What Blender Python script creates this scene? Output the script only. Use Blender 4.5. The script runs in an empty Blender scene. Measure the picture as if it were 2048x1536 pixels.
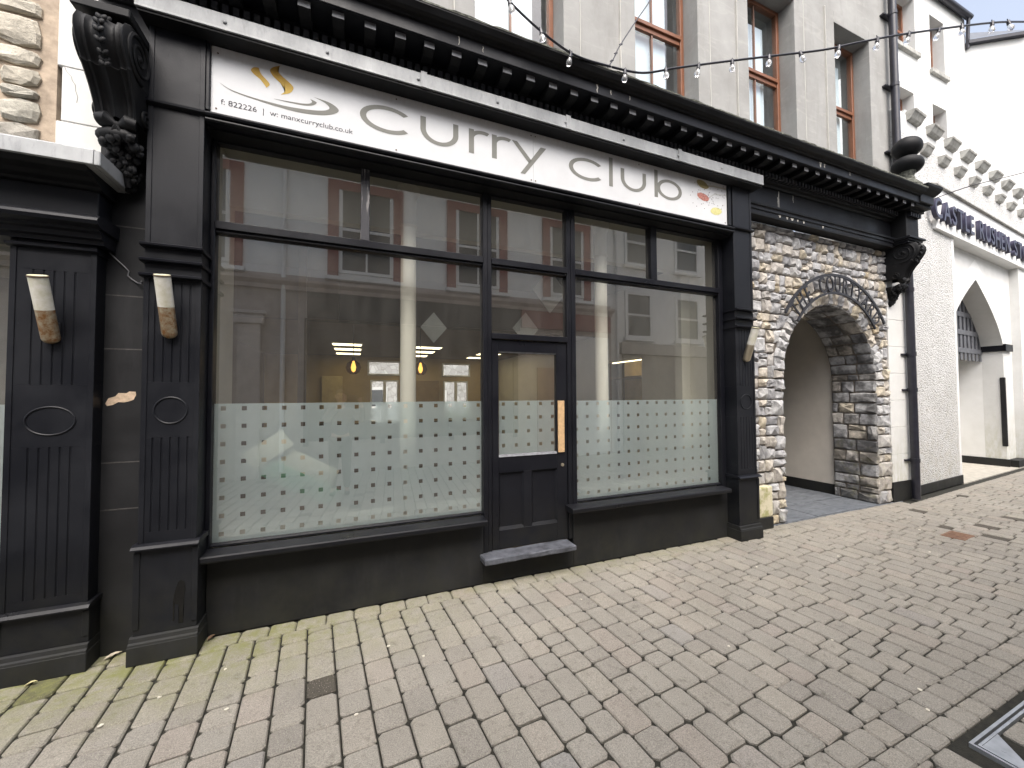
import bpy, bmesh, math, random
from mathutils import Vector, Matrix
R = math.radians
C = bpy.context.scene.collection
S = bpy.context.scene

# ------------------------------------------------------------------ camera, sky, sun, exposure
cam_d = bpy.data.cameras.new('camera'); cam = bpy.data.objects.new('camera', cam_d); C.objects.link(cam); S.camera = cam
cam_d.sensor_width = 36.0; cam_d.lens = 780.0/2048*36; cam_d.clip_start = 0.02; cam_d.clip_end = 2000
YAW, PITCH, ROLL = R(21.991), R(1.711), R(0.2763)
fwd = Vector((math.sin(YAW)*math.cos(PITCH), math.cos(YAW)*math.cos(PITCH), math.sin(PITCH)))
rgt = Vector((math.cos(YAW), -math.sin(YAW), 0)); dwn = fwd.cross(rgt)
r2 = math.cos(ROLL)*rgt + math.sin(ROLL)*dwn; d2 = -math.sin(ROLL)*rgt + math.cos(ROLL)*dwn
M = Matrix((( r2.x, -d2.x, -fwd.x, 0), (r2.y, -d2.y, -fwd.y, -3.4), (r2.z, -d2.z, -fwd.z, 1.66), (0, 0, 0, 1)))
cam.matrix_world = M

SUN_EL, SUN_AZ = 57, 195          # azimuth of the sun seen from above, from +Y clockwise
W = bpy.data.worlds.new('World'); S.world = W; W.use_nodes = True
wn = W.node_tree.nodes; wl = W.node_tree.links
sky = wn.new('ShaderNodeTexSky'); sky.sky_type = 'NISHITA'; sky.sun_disc = False
sky.sun_elevation = R(SUN_EL); sky.sun_rotation = R(SUN_AZ); sky.air_density = 1.0; sky.dust_density = 6.0; sky.ozone_density = 0.6
hs = wn.new('ShaderNodeHueSaturation'); hs.inputs['Saturation'].default_value = 0.62
bg = wn['Background']; bg.inputs['Strength'].default_value = 0.15
wl.new(sky.outputs[0], hs.inputs['Color']); wl.new(hs.outputs[0], bg.inputs['Color'])
sun_d = bpy.data.lights.new('sun', 'SUN'); sun_d.energy = 0.95; sun_d.angle = R(45); sun_d.color = (1.0, 0.99, 0.975)
sun = bpy.data.objects.new('sun', sun_d); C.objects.link(sun)
sd = Vector((math.sin(R(SUN_AZ))*math.cos(R(SUN_EL)), math.cos(R(SUN_AZ))*math.cos(R(SUN_EL)), math.sin(R(SUN_EL))))
sun.rotation_euler = (-sd).to_track_quat('-Z', 'Y').to_euler(); sun.location = (0, -20, 30)
vs = S.view_settings; vs.view_transform = 'Standard'; vs.look = 'None'; vs.gamma = 1.0; vs.use_curve_mapping = False
vs.exposure = 1.3
S.render.engine = 'CYCLES'
cy = S.cycles; cy.max_bounces = 8; cy.diffuse_bounces = 4; cy.glossy_bounces = 4; cy.transmission_bounces = 6
cy.transparent_max_bounces = 16; cy.caustics_reflective = False; cy.caustics_refractive = False; cy.sample_clamp_indirect = 6.0
cy.use_denoising = True

# ------------------------------------------------------------------ helpers: shapes
def nb(): return bmesh.new()
def bx(bm, x0, x1, y0, y1, z0, z1, bev=0.0, seg=1):
    if x0 > x1: x0, x1 = x1, x0
    if y0 > y1: y0, y1 = y1, y0
    if z0 > z1: z0, z1 = z1, z0
    vs = [bm.verts.new(p) for p in ((x0,y0,z0),(x1,y0,z0),(x1,y1,z0),(x0,y1,z0),(x0,y0,z1),(x1,y0,z1),(x1,y1,z1),(x0,y1,z1))]
    fs = [bm.faces.new([vs[i] for i in q]) for q in ((3,2,1,0),(4,5,6,7),(0,1,5,4),(1,2,6,5),(2,3,7,6),(3,0,4,7))]
    if bev > 0:
        es = list({e for f in fs for e in f.edges})
        bmesh.ops.bevel(bm, geom=es, offset=bev, segments=seg, profile=0.5, affect='EDGES', clamp_overlap=True)
    return bm
def box(*a, **k): return bx(nb(), *a, **k)
def prism_x(bm, prof, x0, x1):
    """(y,z) outline pushed along X"""
    a = [bm.verts.new((x0, y, z)) for y, z in prof]; b = [bm.verts.new((x1, y, z)) for y, z in prof]
    n = len(prof)
    for i in range(n): bm.faces.new((a[i], a[(i+1) % n], b[(i+1) % n], b[i]))
    bm.faces.new(a[::-1]); bm.faces.new(b)
    bmesh.ops.recalc_face_normals(bm, faces=bm.faces[:]); return bm
def prism_z(bm, prof, z0, z1):
    a = [bm.verts.new((x, y, z0)) for x, y in prof]; b = [bm.verts.new((x, y, z1)) for x, y in prof]
    n = len(prof)
    for i in range(n): bm.faces.new((a[i], a[(i+1) % n], b[(i+1) % n], b[i]))
    bm.faces.new(a[::-1]); bm.faces.new(b)
    bmesh.ops.recalc_face_normals(bm, faces=bm.faces[:]); return bm
def prism_y(bm, prof, y0, y1):
    """(x,z) outline pushed along Y"""
    a = [bm.verts.new((x, y0, z)) for x, z in prof]; b = [bm.verts.new((x, y1, z)) for x, z in prof]
    n = len(prof)
    for i in range(n): bm.faces.new((a[i], a[(i+1) % n], b[(i+1) % n], b[i]))
    bm.faces.new(a[::-1]); bm.faces.new(b)
    bmesh.ops.recalc_face_normals(bm, faces=bm.faces[:]); return bm
def tube(bm, pts, rad, n=8, closed=False, caps=True):
    pts = [Vector(p) for p in pts]; m = len(pts); rings = []; prev = None
    for i, p in enumerate(pts):
        if closed: t = pts[(i+1) % m] - pts[i-1]
        else: t = pts[min(i+1, m-1)] - pts[max(i-1, 0)]
        t.normalize()
        if prev is None:
            up = Vector((0, 0, 1)) if abs(t.z) < 0.9 else Vector((1, 0, 0))
            a = t.cross(up).normalized()
        else:
            a = (prev - t*prev.dot(t))
            a = a.normalized() if a.length > 1e-6 else t.orthogonal().normalized()
        prev = a; b = t.cross(a)
        r = rad[i] if isinstance(rad, (list, tuple)) else rad
        rings.append([bm.verts.new(p + (a*math.cos(2*math.pi*k/n) + b*math.sin(2*math.pi*k/n))*r) for k in range(n)])
    for i in range(m if closed else m-1):
        A = rings[i]; B = rings[(i+1) % m]
        for k in range(n): bm.faces.new((A[k], A[(k+1) % n], B[(k+1) % n], B[k]))
    if caps and not closed:
        bm.faces.new(rings[0][::-1]); bm.faces.new(rings[-1])
    return bm
def lathe(bm, prof, cx, cy, n=16):
    """(r,z) profile round the vertical axis at cx,cy"""
    rings = []
    for r, z in prof:
        rings.append([bm.verts.new((cx + r*math.cos(2*math.pi*k/n), cy + r*math.sin(2*math.pi*k/n), z)) for k in range(n)])
    for A, B in zip(rings, rings[1:]):
        for k in range(n): bm.faces.new((A[k], A[(k+1) % n], B[(k+1) % n], B[k]))
    bm.faces.new(rings[0][::-1]); bm.faces.new(rings[-1])
    bmesh.ops.recalc_face_normals(bm, faces=bm.faces[:]); return bm
def ball(bm, c, r, u=12, v=8, sc=(1, 1, 1), rot=None):
    mt = Matrix.Translation(Vector(c)) @ (rot.to_4x4() if rot else Matrix.Identity(4)) @ Matrix.Diagonal((sc[0], sc[1], sc[2], 1))
    bmesh.ops.create_uvsphere(bm, u_segments=u, v_segments=v, radius=r, matrix=mt); return bm
def poly_y(bm, pts, y):
    """flat (x,z) polygon facing -Y"""
    f = bm.faces.new([bm.verts.new((x, y, z)) for x, z in pts]); return f
def front_only(bm):
    bm.normal_update(); bmesh.ops.delete(bm, geom=[f for f in bm.faces if f.normal.y > -0.5], context='FACES'); return bm
def jitter(bm, amp, seed=0):
    rg = random.Random(seed)
    for v in bm.verts: v.co += Vector((rg.uniform(-amp, amp), rg.uniform(-amp, amp), rg.uniform(-amp, amp)))
    return bm

# ------------------------------------------------------------------ helpers: objects
def mk(name, bm, mat=None, smooth=False, rnd=None):
    if isinstance(bm, bmesh.types.BMesh):
        me = bpy.data.meshes.new(name); bm.to_mesh(me); bm.free()
    else: me = bm
    if mat and len(me.materials) == 0: me.materials.append(mat)
    if smooth:
        for p in me.polygons: p.use_smooth = True
        me.set_sharp_from_angle(angle=R(45))
    if rnd is not None:
        at = me.attributes.new('rnd', 'FLOAT', 'FACE'); at.data.foreach_set('value', [rnd]*len(me.polygons))
    return me
def thing(name, label, cat, loc=(0, 0, 0), rotz=0.0, group=None):
    o = bpy.data.objects.new(name, None); C.objects.link(o); o.location = loc; o.rotation_euler = (0, 0, rotz)
    o.empty_display_size = 0.2
    o['label'] = label; o['category'] = cat
    if group: o['group'] = group
    return o
def part(name, bm, mat, parent, smooth=False, rnd=None, local=False, label=None, kind=None):
    """child of a thing; bm is in world coordinates unless local"""
    o = bpy.data.objects.new(name, mk(name, bm, mat, smooth, rnd)); C.objects.link(o); o.parent = parent
    if not local and parent.type == 'EMPTY':
        o.matrix_parent_inverse = (Matrix.Translation(parent.location) @ parent.rotation_euler.to_matrix().to_4x4()).inverted()
    if label: o['label'] = label
    if kind: o['kind'] = kind
    return o
def copy_part(o, parent, off):
    c = o.copy(); C.objects.link(c); c.parent = parent; c.matrix_parent_inverse = o.matrix_parent_inverse.copy(); c.location = Vector(o.location) + Vector(off); return c
def solo(name, bm, mat, label, cat, group=None, smooth=False):
    o = bpy.data.objects.new(name, mk(name, bm, mat, smooth)); C.objects.link(o); o['label'] = label; o['category'] = cat
    if group: o['group'] = group
    return o
def struct(name, bm, mat, parent=None, smooth=False):
    o = bpy.data.objects.new(name, mk(name, bm, mat, smooth)); C.objects.link(o)
    if parent: o.parent = parent
    else: o['kind'] = 'structure'
    return o
_dg = None
def text_bm(s, size, extrude=0.0, offset=0.0, align='LEFT', bevel=0.0, sx=1.0, space=1.0, res=4):
    cu = bpy.data.curves.new('txt', 'FONT'); cu.body = s; cu.size = size; cu.extrude = extrude; cu.offset = offset
    cu.align_x = align; cu.bevel_depth = bevel; cu.space_character = space; cu.resolution_u = res
    ob = bpy.data.objects.new('txt', cu); C.objects.link(ob)
    dg = bpy.context.evaluated_depsgraph_get(); dg.update()
    me = bpy.data.meshes.new_from_object(ob.evaluated_get(dg))
    bm = nb(); bm.from_mesh(me)
    bpy.data.objects.remove(ob); bpy.data.curves.remove(cu); bpy.data.meshes.remove(me)
    # text lies in XY facing +Z: turn it to XZ facing -Y
    bmesh.ops.transform(bm, matrix=Matrix.Rotation(R(90), 4, 'X') @ Matrix.Diagonal((sx, 1, 1, 1)), verts=bm.verts[:])
    return bm
def fit(bm, x0, x1, z0, z1, y):
    xs = [v.co.x for v in bm.verts]; zs = [v.co.z for v in bm.verts]; ys = [v.co.y for v in bm.verts]
    a, b, c, d = min(xs), max(xs), min(zs), max(zs); ym = (min(ys)+max(ys))/2
    for v in bm.verts:
        v.co.x = x0 + (v.co.x-a)/(b-a)*(x1-x0)
        if z0 is not None: v.co.z = z0 + (v.co.z-c)/(d-c)*(z1-z0)
        v.co.y = v.co.y - ym + y
    return bm

# ------------------------------------------------------------------ helpers: materials
class NT:
    def __init__(s, name):
        s.m = bpy.data.materials.new(name); s.m.use_nodes = True; s.t = s.m.node_tree; s.n = s.t.nodes; s.l = s.t.links
        s.b = s.n['Principled BSDF']; s.out = s.n['Material Output']
        s.pos = s.n.new('ShaderNodeNewGeometry')
    def lk(s, a, b): s.l.new(a, b)
    def setv(s, sock, v):
        if hasattr(v, 'is_output'): s.l.new(v, sock)
        else: sock.default_value = v
    def noise(s, scale, detail=3, rough=0.55, sc=None, dist=0.0):
        n = s.n.new('ShaderNodeTexNoise'); n.inputs['Scale'].default_value = scale; n.inputs['Detail'].default_value = detail
        n.inputs['Roughness'].default_value = rough; n.inputs['Distortion'].default_value = dist
        v = s.pos.outputs['Position']
        if sc:
            mp = s.n.new('ShaderNodeVectorMath'); mp.operation = 'MULTIPLY'; s.lk(v, mp.inputs[0]); mp.inputs[1].default_value = sc; v = mp.outputs[0]
        s.lk(v, n.inputs['Vector']); return n.outputs['Fac']
    def voro(s, scale, feature='F1', out='Distance'):
        n = s.n.new('ShaderNodeTexVoronoi'); n.feature = feature; n.inputs['Scale'].default_value = scale
        s.lk(s.pos.outputs['Position'], n.inputs['Vector']); return n.outputs[out]
    def ramp(s, fac, stops, interp='LINEAR'):
        n = s.n.new('ShaderNodeValToRGB'); cr = n.color_ramp; cr.interpolation = interp
        while len(cr.elements) < len(stops): cr.elements.new(0.5)
        for e, (p, c) in zip(cr.elements, stops):
            e.position = p; e.color = (c, c, c, 1) if not isinstance(c, (tuple, list)) else (*c, 1)
        s.setv(n.inputs['Fac'], fac); return n.outputs['Color']
    def mix(s, fac, a, b, mode='MIX'):
        n = s.n.new('ShaderNodeMix'); n.data_type = 'RGBA'; n.blend_type = mode
        s.setv(n.inputs[0], fac)
        for sock, v in ((n.inputs[6], a), (n.inputs[7], b)):
            if hasattr(v, 'is_output'): s.lk(v, sock)
            else: sock.default_value = (*v, 1) if len(v) == 3 else v
        return n.outputs[2]
    def math(s, op, a, b=0.0, clamp=False):
        n = s.n.new('ShaderNodeMath'); n.operation = op; n.use_clamp = clamp; s.setv(n.inputs[0], a); s.setv(n.inputs[1], b); return n.outputs[0]
    def xyz(s):
        n = s.n.new('ShaderNodeSeparateXYZ'); s.lk(s.pos.outputs['Position'], n.inputs[0]); return n.outputs
    def maprange(s, v, a, b, c=0.0, d=1.0):
        n = s.n.new('ShaderNodeMapRange'); n.clamp = True; s.setv(n.inputs[0], v)
        for i, q in enumerate((a, b, c, d)): n.inputs[i+1].default_value = q
        return n.outputs[0]
    def attr(s, name='rnd'):
        n = s.n.new('ShaderNodeAttribute'); n.attribute_name = name; return n.outputs['Fac']
    def bump(s, h, strength=0.3, dist=0.01, normal=None):
        n = s.n.new('ShaderNodeBump'); n.inputs['Strength'].default_value = strength; n.inputs['Distance'].default_value = dist
        s.lk(h, n.inputs['Height'])
        if normal: s.lk(normal, n.inputs['Normal'])
        return n.outputs['Normal']
    def fin(s, base=None, rough=None, normal=None, spec=None, metal=None):
        if base is not None: s.setv(s.b.inputs['Base Color'], base if hasattr(base, 'is_output') else (*base, 1))
        if rough is not None: s.setv(s.b.inputs['Roughness'], rough)
        if normal is not None: s.lk(normal, s.b.inputs['Normal'])
        if spec is not None: s.b.inputs['Specular IOR Level'].default_value = spec
        if metal is not None: s.b.inputs['Metallic'].default_value = metal
        return s.m
def plain(name, col, rough=0.6, var=0.12, scale=6.0, bump=0.0, bscale=60.0, metal=None, spec=None):
    t = NT(name); f = t.noise(scale, 4, 0.6)
    lo = tuple(c*(1-var) for c in col); hi = tuple(min(1, c*(1+var)) for c in col)
    c = t.ramp(f, [(0.3, lo), (0.7, hi)])
    nrm = t.bump(t.noise(bscale, 4, 0.6), bump, 0.004) if bump else None
    return t.fin(c, rough, nrm, spec, metal)

def m_black(name, base=(0.0065, 0.0072, 0.0100), dust=(0.020, 0.0215, 0.026), rough=0.42, amt=0.5, chip=True, ao_dust=True):
    t = NT(name)
    n1 = t.noise(2.2, 5, 0.65); n2 = t.noise(9, 6, 0.7, (1, 1, 0.18)); n3 = t.noise(70, 3, 0.6)
    f = t.math('MULTIPLY', t.ramp(n1, [(0.42, 0.0), (0.75, 1.0)]), amt)
    c = t.mix(f, base, dust)
    f2 = t.math('MULTIPLY', t.ramp(n2, [(0.55, 0.0), (0.8, 1.0)]), amt*0.7)
    c = t.mix(f2, c, dust)
    # brownish dirt thrown up on the lowest half metre, and a few chips of bare paint
    z = t.xyz()['Z']
    low = t.math('MULTIPLY', t.maprange(z, 0.75, 0.0), t.ramp(t.noise(5, 5, 0.7), [(0.35, 0.0), (0.75, 0.7)]))
    c = t.mix(low, c, (0.032, 0.032, 0.022))
    if chip:
        ch = t.ramp(t.noise(38, 4, 0.75, (1, 1, 0.6)), [(0.735, 0.0), (0.755, 1.0)])
        ch = t.math('MULTIPLY', ch, t.ramp(t.noise(3.1, 2), [(0.5, 0.0), (0.6, 1.0)]))
        c = t.mix(ch, c, (0.25, 0.25, 0.26))
    r = t.ramp(n1, [(0.3, rough-0.1), (0.8, rough+0.25)])
    return t.fin(c, r, t.bump(t.math('ADD', n3, t.math('MULTIPLY', n2, 2.0)), 0.12, 0.003), 0.25)
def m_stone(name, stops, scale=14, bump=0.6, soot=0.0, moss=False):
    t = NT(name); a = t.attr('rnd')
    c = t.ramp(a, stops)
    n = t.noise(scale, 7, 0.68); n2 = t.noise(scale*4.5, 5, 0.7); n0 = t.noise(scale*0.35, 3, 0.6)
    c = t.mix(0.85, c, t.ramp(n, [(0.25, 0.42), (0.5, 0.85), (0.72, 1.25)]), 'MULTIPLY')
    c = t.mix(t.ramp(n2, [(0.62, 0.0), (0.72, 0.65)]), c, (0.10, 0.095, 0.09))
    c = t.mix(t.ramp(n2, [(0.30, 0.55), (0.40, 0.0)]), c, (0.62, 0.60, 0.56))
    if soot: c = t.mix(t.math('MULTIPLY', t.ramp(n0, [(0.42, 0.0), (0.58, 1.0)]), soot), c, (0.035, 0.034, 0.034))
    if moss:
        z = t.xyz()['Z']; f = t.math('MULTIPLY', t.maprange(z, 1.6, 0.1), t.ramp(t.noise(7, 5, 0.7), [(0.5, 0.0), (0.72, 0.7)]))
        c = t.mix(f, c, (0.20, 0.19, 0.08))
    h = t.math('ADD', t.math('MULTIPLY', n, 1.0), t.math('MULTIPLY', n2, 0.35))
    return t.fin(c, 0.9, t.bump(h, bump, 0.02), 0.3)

MAT = {}
MAT['black'] = m_black('black_paint')
MAT['black_gloss'] = m_black('black_gloss_paint', base=(0.0070, 0.0074, 0.0105), rough=0.36, amt=0.3)
MAT['black_soot'] = m_black('black_sooted_paint', base=(0.0040, 0.0042, 0.0050), dust=(0.028, 0.029, 0.032), rough=0.55, amt=0.45)
MAT['black_wall'] = m_black('black_masonry_paint', base=(0.013, 0.0133, 0.0145), dust=(0.042, 0.043, 0.046), rough=0.6, amt=0.5)
t = NT('lead'); n = t.noise(3, 6, 0.7, (1, 1, 0.4)); n2 = t.noise(26, 5, 0.7, (1, 1, 0.25))
c = t.ramp(n, [(0.3, (0.20, 0.21, 0.215)), (0.5, (0.31, 0.32, 0.325)), (0.72, (0.42, 0.43, 0.435))])
c = t.mix(t.ramp(n2, [(0.55, 0.0), (0.75, 0.6)]), c, (0.15, 0.155, 0.16))
MAT['lead'] = t.fin(c, 0.55, t.bump(n2, 0.15, 0.004), 0.35, 0.15)
t = NT('sign_white'); n = t.noise(2.5, 5, 0.7); n2 = t.noise(40, 4, 0.7, (1, 1, 0.35)); z = t.xyz()['Z']
c = t.ramp(n, [(0.3, (0.60, 0.61, 0.62)), (0.7, (0.68, 0.69, 0.70))])
top_tone = t.math('MULTIPLY', t.maprange(z, 3.98, 4.15), t.ramp(n2, [(0.3, 0.25), (0.7, 0.75)]))  # browner and darker towards the top of the sign, unevenly
c = t.mix(top_tone, c, (0.42, 0.37, 0.32))
MAT['sign'] = t.fin(c, 0.6, None, 0.2)
MAT['letter_grey'] = plain('letter_grey_green', (0.215, 0.215, 0.195), 0.7, 0.08, spec=0.15)
MAT['letter_dark'] = plain('letter_dark_grey', (0.07, 0.07, 0.08), 0.7, 0.08, spec=0.15)
t = NT('gold_print'); z = t.xyz()['Z']
c = t.ramp(t.maprange(z, 3.88, 4.08), [(0.0, (0.56, 0.41, 0.12)), (0.5, (0.48, 0.31, 0.075)), (1.0, (0.36, 0.19, 0.035))])
MAT['gold'] = t.fin(c, 0.7, None, 0.15)
MAT['screw'] = plain('rusty_screw', (0.10, 0.07, 0.05), 0.7)
MAT['rawwood'] = plain('bare_timber', (0.55, 0.36, 0.19), 0.65, 0.18, 30, 0.2)
t = NT('paint_worn_wood'); n = t.noise(30, 6, 0.75, (1, 1, 0.08))
c = t.mix(t.ramp(n, [(0.58, 0.0), (0.64, 1.0)]), (0.022, 0.022, 0.028), (0.36, 0.34, 0.33)); MAT['worn_black'] = t.fin(c, 0.6, t.bump(n, 0.3, 0.003))
# glass: clear pane, mirror reflection by angle, dust film strengthened to add a milky reflected haze
def m_glass(name, f0=0.27, tint=(0.93, 0.96, 0.95), dirt=0.085):
    t = NT(name); n = t.n
    dt = n.new('ShaderNodeVectorMath'); dt.operation = 'DOT_PRODUCT'; t.lk(t.pos.outputs['Incoming'], dt.inputs[0]); t.lk(t.pos.outputs['Normal'], dt.inputs[1])
    k = t.math('POWER', t.math('SUBTRACT', 1.0, t.math('ABSOLUTE', dt.outputs['Value']), True), 5.0)
    fr = t.math('ADD', t.math('MULTIPLY', k, 1.0-f0), f0, True)
    tr = n.new('ShaderNodeBsdfTransparent'); tr.inputs['Color'].default_value = (*tint, 1)
    gl = n.new('ShaderNodeBsdfGlossy'); gl.inputs['Roughness'].default_value = 0.0; gl.inputs['Color'].default_value = (1, 1, 1, 1)
    mx = n.new('ShaderNodeMixShader'); t.lk(fr, mx.inputs[0]); t.lk(tr.outputs[0], mx.inputs[1]); t.lk(gl.outputs[0], mx.inputs[2])
    df = n.new('ShaderNodeBsdfDiffuse'); df.inputs['Color'].default_value = (0.5, 0.48, 0.43, 1)
    m2 = n.new('ShaderNodeMixShader')
    t.lk(t.math('MULTIPLY', t.ramp(t.noise(5, 6, 0.7, (1, 1, 0.3)), [(0.3, 0.3), (0.75, 1.0)]), dirt), m2.inputs[0])
    t.lk(mx.outputs[0], m2.inputs[1]); t.lk(df.outputs[0], m2.inputs[2])
    wob = n.new('ShaderNodeBump'); wob.inputs['Strength'].default_value = 0.02; wob.inputs['Distance'].default_value = 0.02
    t.lk(t.noise(1.1, 1, 0.4), wob.inputs['Height']); t.lk(wob.outputs[0], gl.inputs['Normal'])
    t.lk(m2.outputs[0], t.out.inputs[0]); return t.m
MAT['glass'] = m_glass('window_glass')
MAT['glass_up'] = m_glass('upper_window_glass', 0.14, (0.86, 0.92, 0.94), 0.02)
# frosted film: diffuse translucent sheet that still lets blurred shapes through
t = NT('frosted_film'); n = t.n
rf = n.new('ShaderNodeBsdfRefraction'); rf.inputs['IOR'].default_value = 1.04; rf.inputs['Roughness'].default_value = 0.5; rf.inputs['Color'].default_value = (0.84, 0.93, 0.94, 1)
df = n.new('ShaderNodeBsdfDiffuse'); t.lk(t.ramp(t.noise(1.8, 5, 0.7, (1, 1, 0.45)), [(0.3, (0.53, 0.62, 0.63)), (0.7, (0.67, 0.76, 0.765))]), df.inputs['Color'])
mx = n.new('ShaderNodeMixShader'); mx.inputs[0].default_value = 0.52
t.lk(rf.outputs[0], mx.inputs[1]); t.lk(df.outputs[0], mx.inputs[2]); t.lk(mx.outputs[0], t.out.inputs[0]); MAT['film'] = t.m

GREYS = [(0.0, (0.28, 0.28, 0.29)), (0.2, (0.42, 0.42, 0.43)), (0.45, (0.53, 0.53, 0.53)), (0.65, (0.47, 0.445, 0.415)), (0.85, (0.55, 0.50, 0.43)), (0.97, (0.56, 0.50, 0.39)), (1.0, (0.52, 0.39, 0.22))]
MAT['stone'] = m_stone('limestone_rubble', GREYS, 14, 0.6, 0.0, True)
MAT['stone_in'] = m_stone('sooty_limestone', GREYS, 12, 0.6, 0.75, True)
WARM = [(0.0, (0.36, 0.34, 0.30)), (0.5, (0.45, 0.43, 0.37)), (1.0, (0.52, 0.48, 0.40))]
MAT['stone_warm'] = m_stone('warm_limestone', WARM, 7, 1.0)
MAT['mortar'] = plain('mortar', (0.15, 0.13, 0.11), 0.95, 0.3, 20, 0.5, 90)
MAT['mortar_warm'] = plain('sandy_mortar', (0.42, 0.34, 0.26), 0.95, 0.3, 14, 0.6, 70)
t = NT('white_render'); n = t.noise(1.6, 6, 0.7); n2 = t.noise(14, 5, 0.7, (1, 1, 0.35)); z = t.xyz()['Z']
c = t.ramp(n, [(0.3, (0.60, 0.60, 0.58)), (0.65, (0.70, 0.70, 0.685))])
c = t.mix(t.ramp(n2, [(0.62, 0.0), (0.8, 0.5)]), c, (0.42, 0.42, 0.38))
c = t.mix(t.math('MULTIPLY', t.maprange(z, 1.3, 0.15), t.ramp(n2, [(0.4, 0.0), (0.7, 0.75)])), c, (0.42, 0.41, 0.27))
MAT['white'] = t.fin(c, 0.85, t.bump(t.noise(90, 4, 0.6), 0.12, 0.004))
t = NT('white_paint_clean'); n = t.noise(3, 5, 0.6)
MAT['white_clean'] = t.fin(t.ramp(n, [(0.3, (0.72, 0.72, 0.70)), (0.7, (0.80, 0.80, 0.79))]), 0.6)
t = NT('pebble_dash'); v = t.voro(48, 'F1'); n = t.noise(60, 3, 0.6); n1 = t.noise(1.6, 5, 0.6); z = t.xyz()['Z']
c = t.ramp(n1, [(0.3, (0.60, 0.60, 0.59)), (0.7, (0.70, 0.70, 0.695))])
c = t.mix(t.ramp(t.math('ADD', v, t.math('MULTIPLY', n, 0.5)), [(0.78, 0.0), (1.0, 0.7)]), c, (0.36, 0.35, 0.32))
c = t.mix(t.math('MULTIPLY', t.maprange(z, 2.2, 0.1), t.ramp(t.noise(9, 5, 0.7), [(0.45, 0.0), (0.75, 0.6)])), c, (0.42, 0.37, 0.25))
MAT['pebble'] = t.fin(c, 0.9, t.bump(t.math('SUBTRACT', 1.0, t.math('ADD', v, t.math('MULTIPLY', n, 0.4))), 0.9, 0.02))
t = NT('cement_render'); n = t.noise(1.3, 6, 0.65); n2 = t.noise(5, 6, 0.72, (1, 1, 0.22)); n3 = t.noise(3, 5, 0.7, (0.5, 1, 2.4), 1.5)
c = t.ramp(n, [(0.3, (0.24, 0.237, 0.225)), (0.7, (0.345, 0.343, 0.33))])
c = t.mix(t.ramp(n2, [(0.5, 0.0), (0.78, 0.6)]), c, (0.20, 0.193, 0.175))
c = t.mix(t.ramp(n3, [(0.55, 0.0), (0.75, 0.35)]), c, (0.47, 0.455, 0.42))
MAT['cement'] = t.fin(c, 0.9, t.bump(t.noise(50, 5, 0.65), 0.15, 0.006))
MAT['cement_pale'] = plain('pale_cement_edge', (0.50, 0.49, 0.45), 0.9, 0.12, 5, 0.1)
MAT['brown'] = plain('brown_window_paint', (0.20, 0.080, 0.040), 0.45, 0.15, 8)
MAT['iron'] = plain('black_iron', (0.02, 0.02, 0.025), 0.5, 0.3, 12)
MAT['pipe'] = plain('black_pipe_paint', (0.018, 0.018, 0.026), 0.35, 0.3, 12)
MAT['slate'] = None
t = NT('slate_floor'); n = t.noise(5, 5, 0.7, (1, 3, 1), 0.6)
c = t.ramp(n, [(0.3, (0.075, 0.085, 0.10)), (0.7, (0.20, 0.215, 0.235))]); MAT['slate'] = t.fin(c, 0.5, t.bump(n, 0.4, 0.01))
MAT['concrete'] = plain('pale_concrete', (0.40, 0.375, 0.325), 0.9, 0.2, 9, 0.3)
MAT['capstone'] = plain('weathered_capstone', (0.36, 0.355, 0.33), 0.9, 0.3, 10, 0.5, 40)
MAT['letter_blue'] = plain('dark_blue_letter', (0.028, 0.026, 0.055), 0.4, 0.1)
MAT['slate_roof'] = plain('slate_roof', (0.10, 0.11, 0.13), 0.7, 0.3, 8)
MAT['cream'] = plain('cream_wall_paint', (0.62, 0.58, 0.48), 0.8, 0.06, 2)
MAT['cream_col'] = plain('cream_column_paint', (0.84, 0.78, 0.66), 0.6, 0.05, 3)
MAT['tan'] = plain('tan_interior_wall', (0.46, 0.34, 0.16), 0.8, 0.15, 1.5)
MAT['brown_dark'] = plain('dark_brown_interior', (0.045, 0.038, 0.03), 0.8, 0.3, 2)
MAT['timber_dark'] = plain('dark_timber', (0.10, 0.065, 0.035), 0.6, 0.25, 9)
MAT['rust_steel'] = None
t = NT('tarnished_steel'); n = t.noise(28, 6, 0.75)
c = t.mix(t.ramp(n, [(0.42, 0.0), (0.62, 1.0)]), (0.45, 0.38, 0.27), (0.27, 0.13, 0.045)); MAT['rust_steel'] = t.fin(c, t.ramp(n, [(0.4, 0.35), (0.7, 0.8)]), None, None, 0.55)
t = NT('brushed_steel'); MAT['steel'] = t.fin((0.55, 0.48, 0.36), 0.35, None, None, 0.8)
t = NT('opal_lamp_glass'); n = t.noise(16, 4, 0.7)
c = t.ramp(n, [(0.4, (0.74, 0.72, 0.66)), (0.75, (0.55, 0.53, 0.38))]); MAT['opal'] = t.fin(c, 0.4)
t = NT('clear_bulb'); t.b.inputs['Transmission Weight'].default_value = 0.8; MAT['bulb'] = t.fin((0.95, 0.95, 0.95), 0.08)
def emit(name, col, st):
    t = NT(name); e = t.n.new('ShaderNodeEmission'); e.inputs['Color'].default_value = (*col, 1); e.inputs['Strength'].default_value = st
    t.lk(e.outputs[0], t.out.inputs[0]); return t.m
MAT['panel_light'] = emit('ceiling_panel_glow', (1.0, 0.83, 0.50), 2.6)
MAT['filament'] = emit('filament_glow', (1.0, 0.62, 0.18), 2.2)

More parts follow.
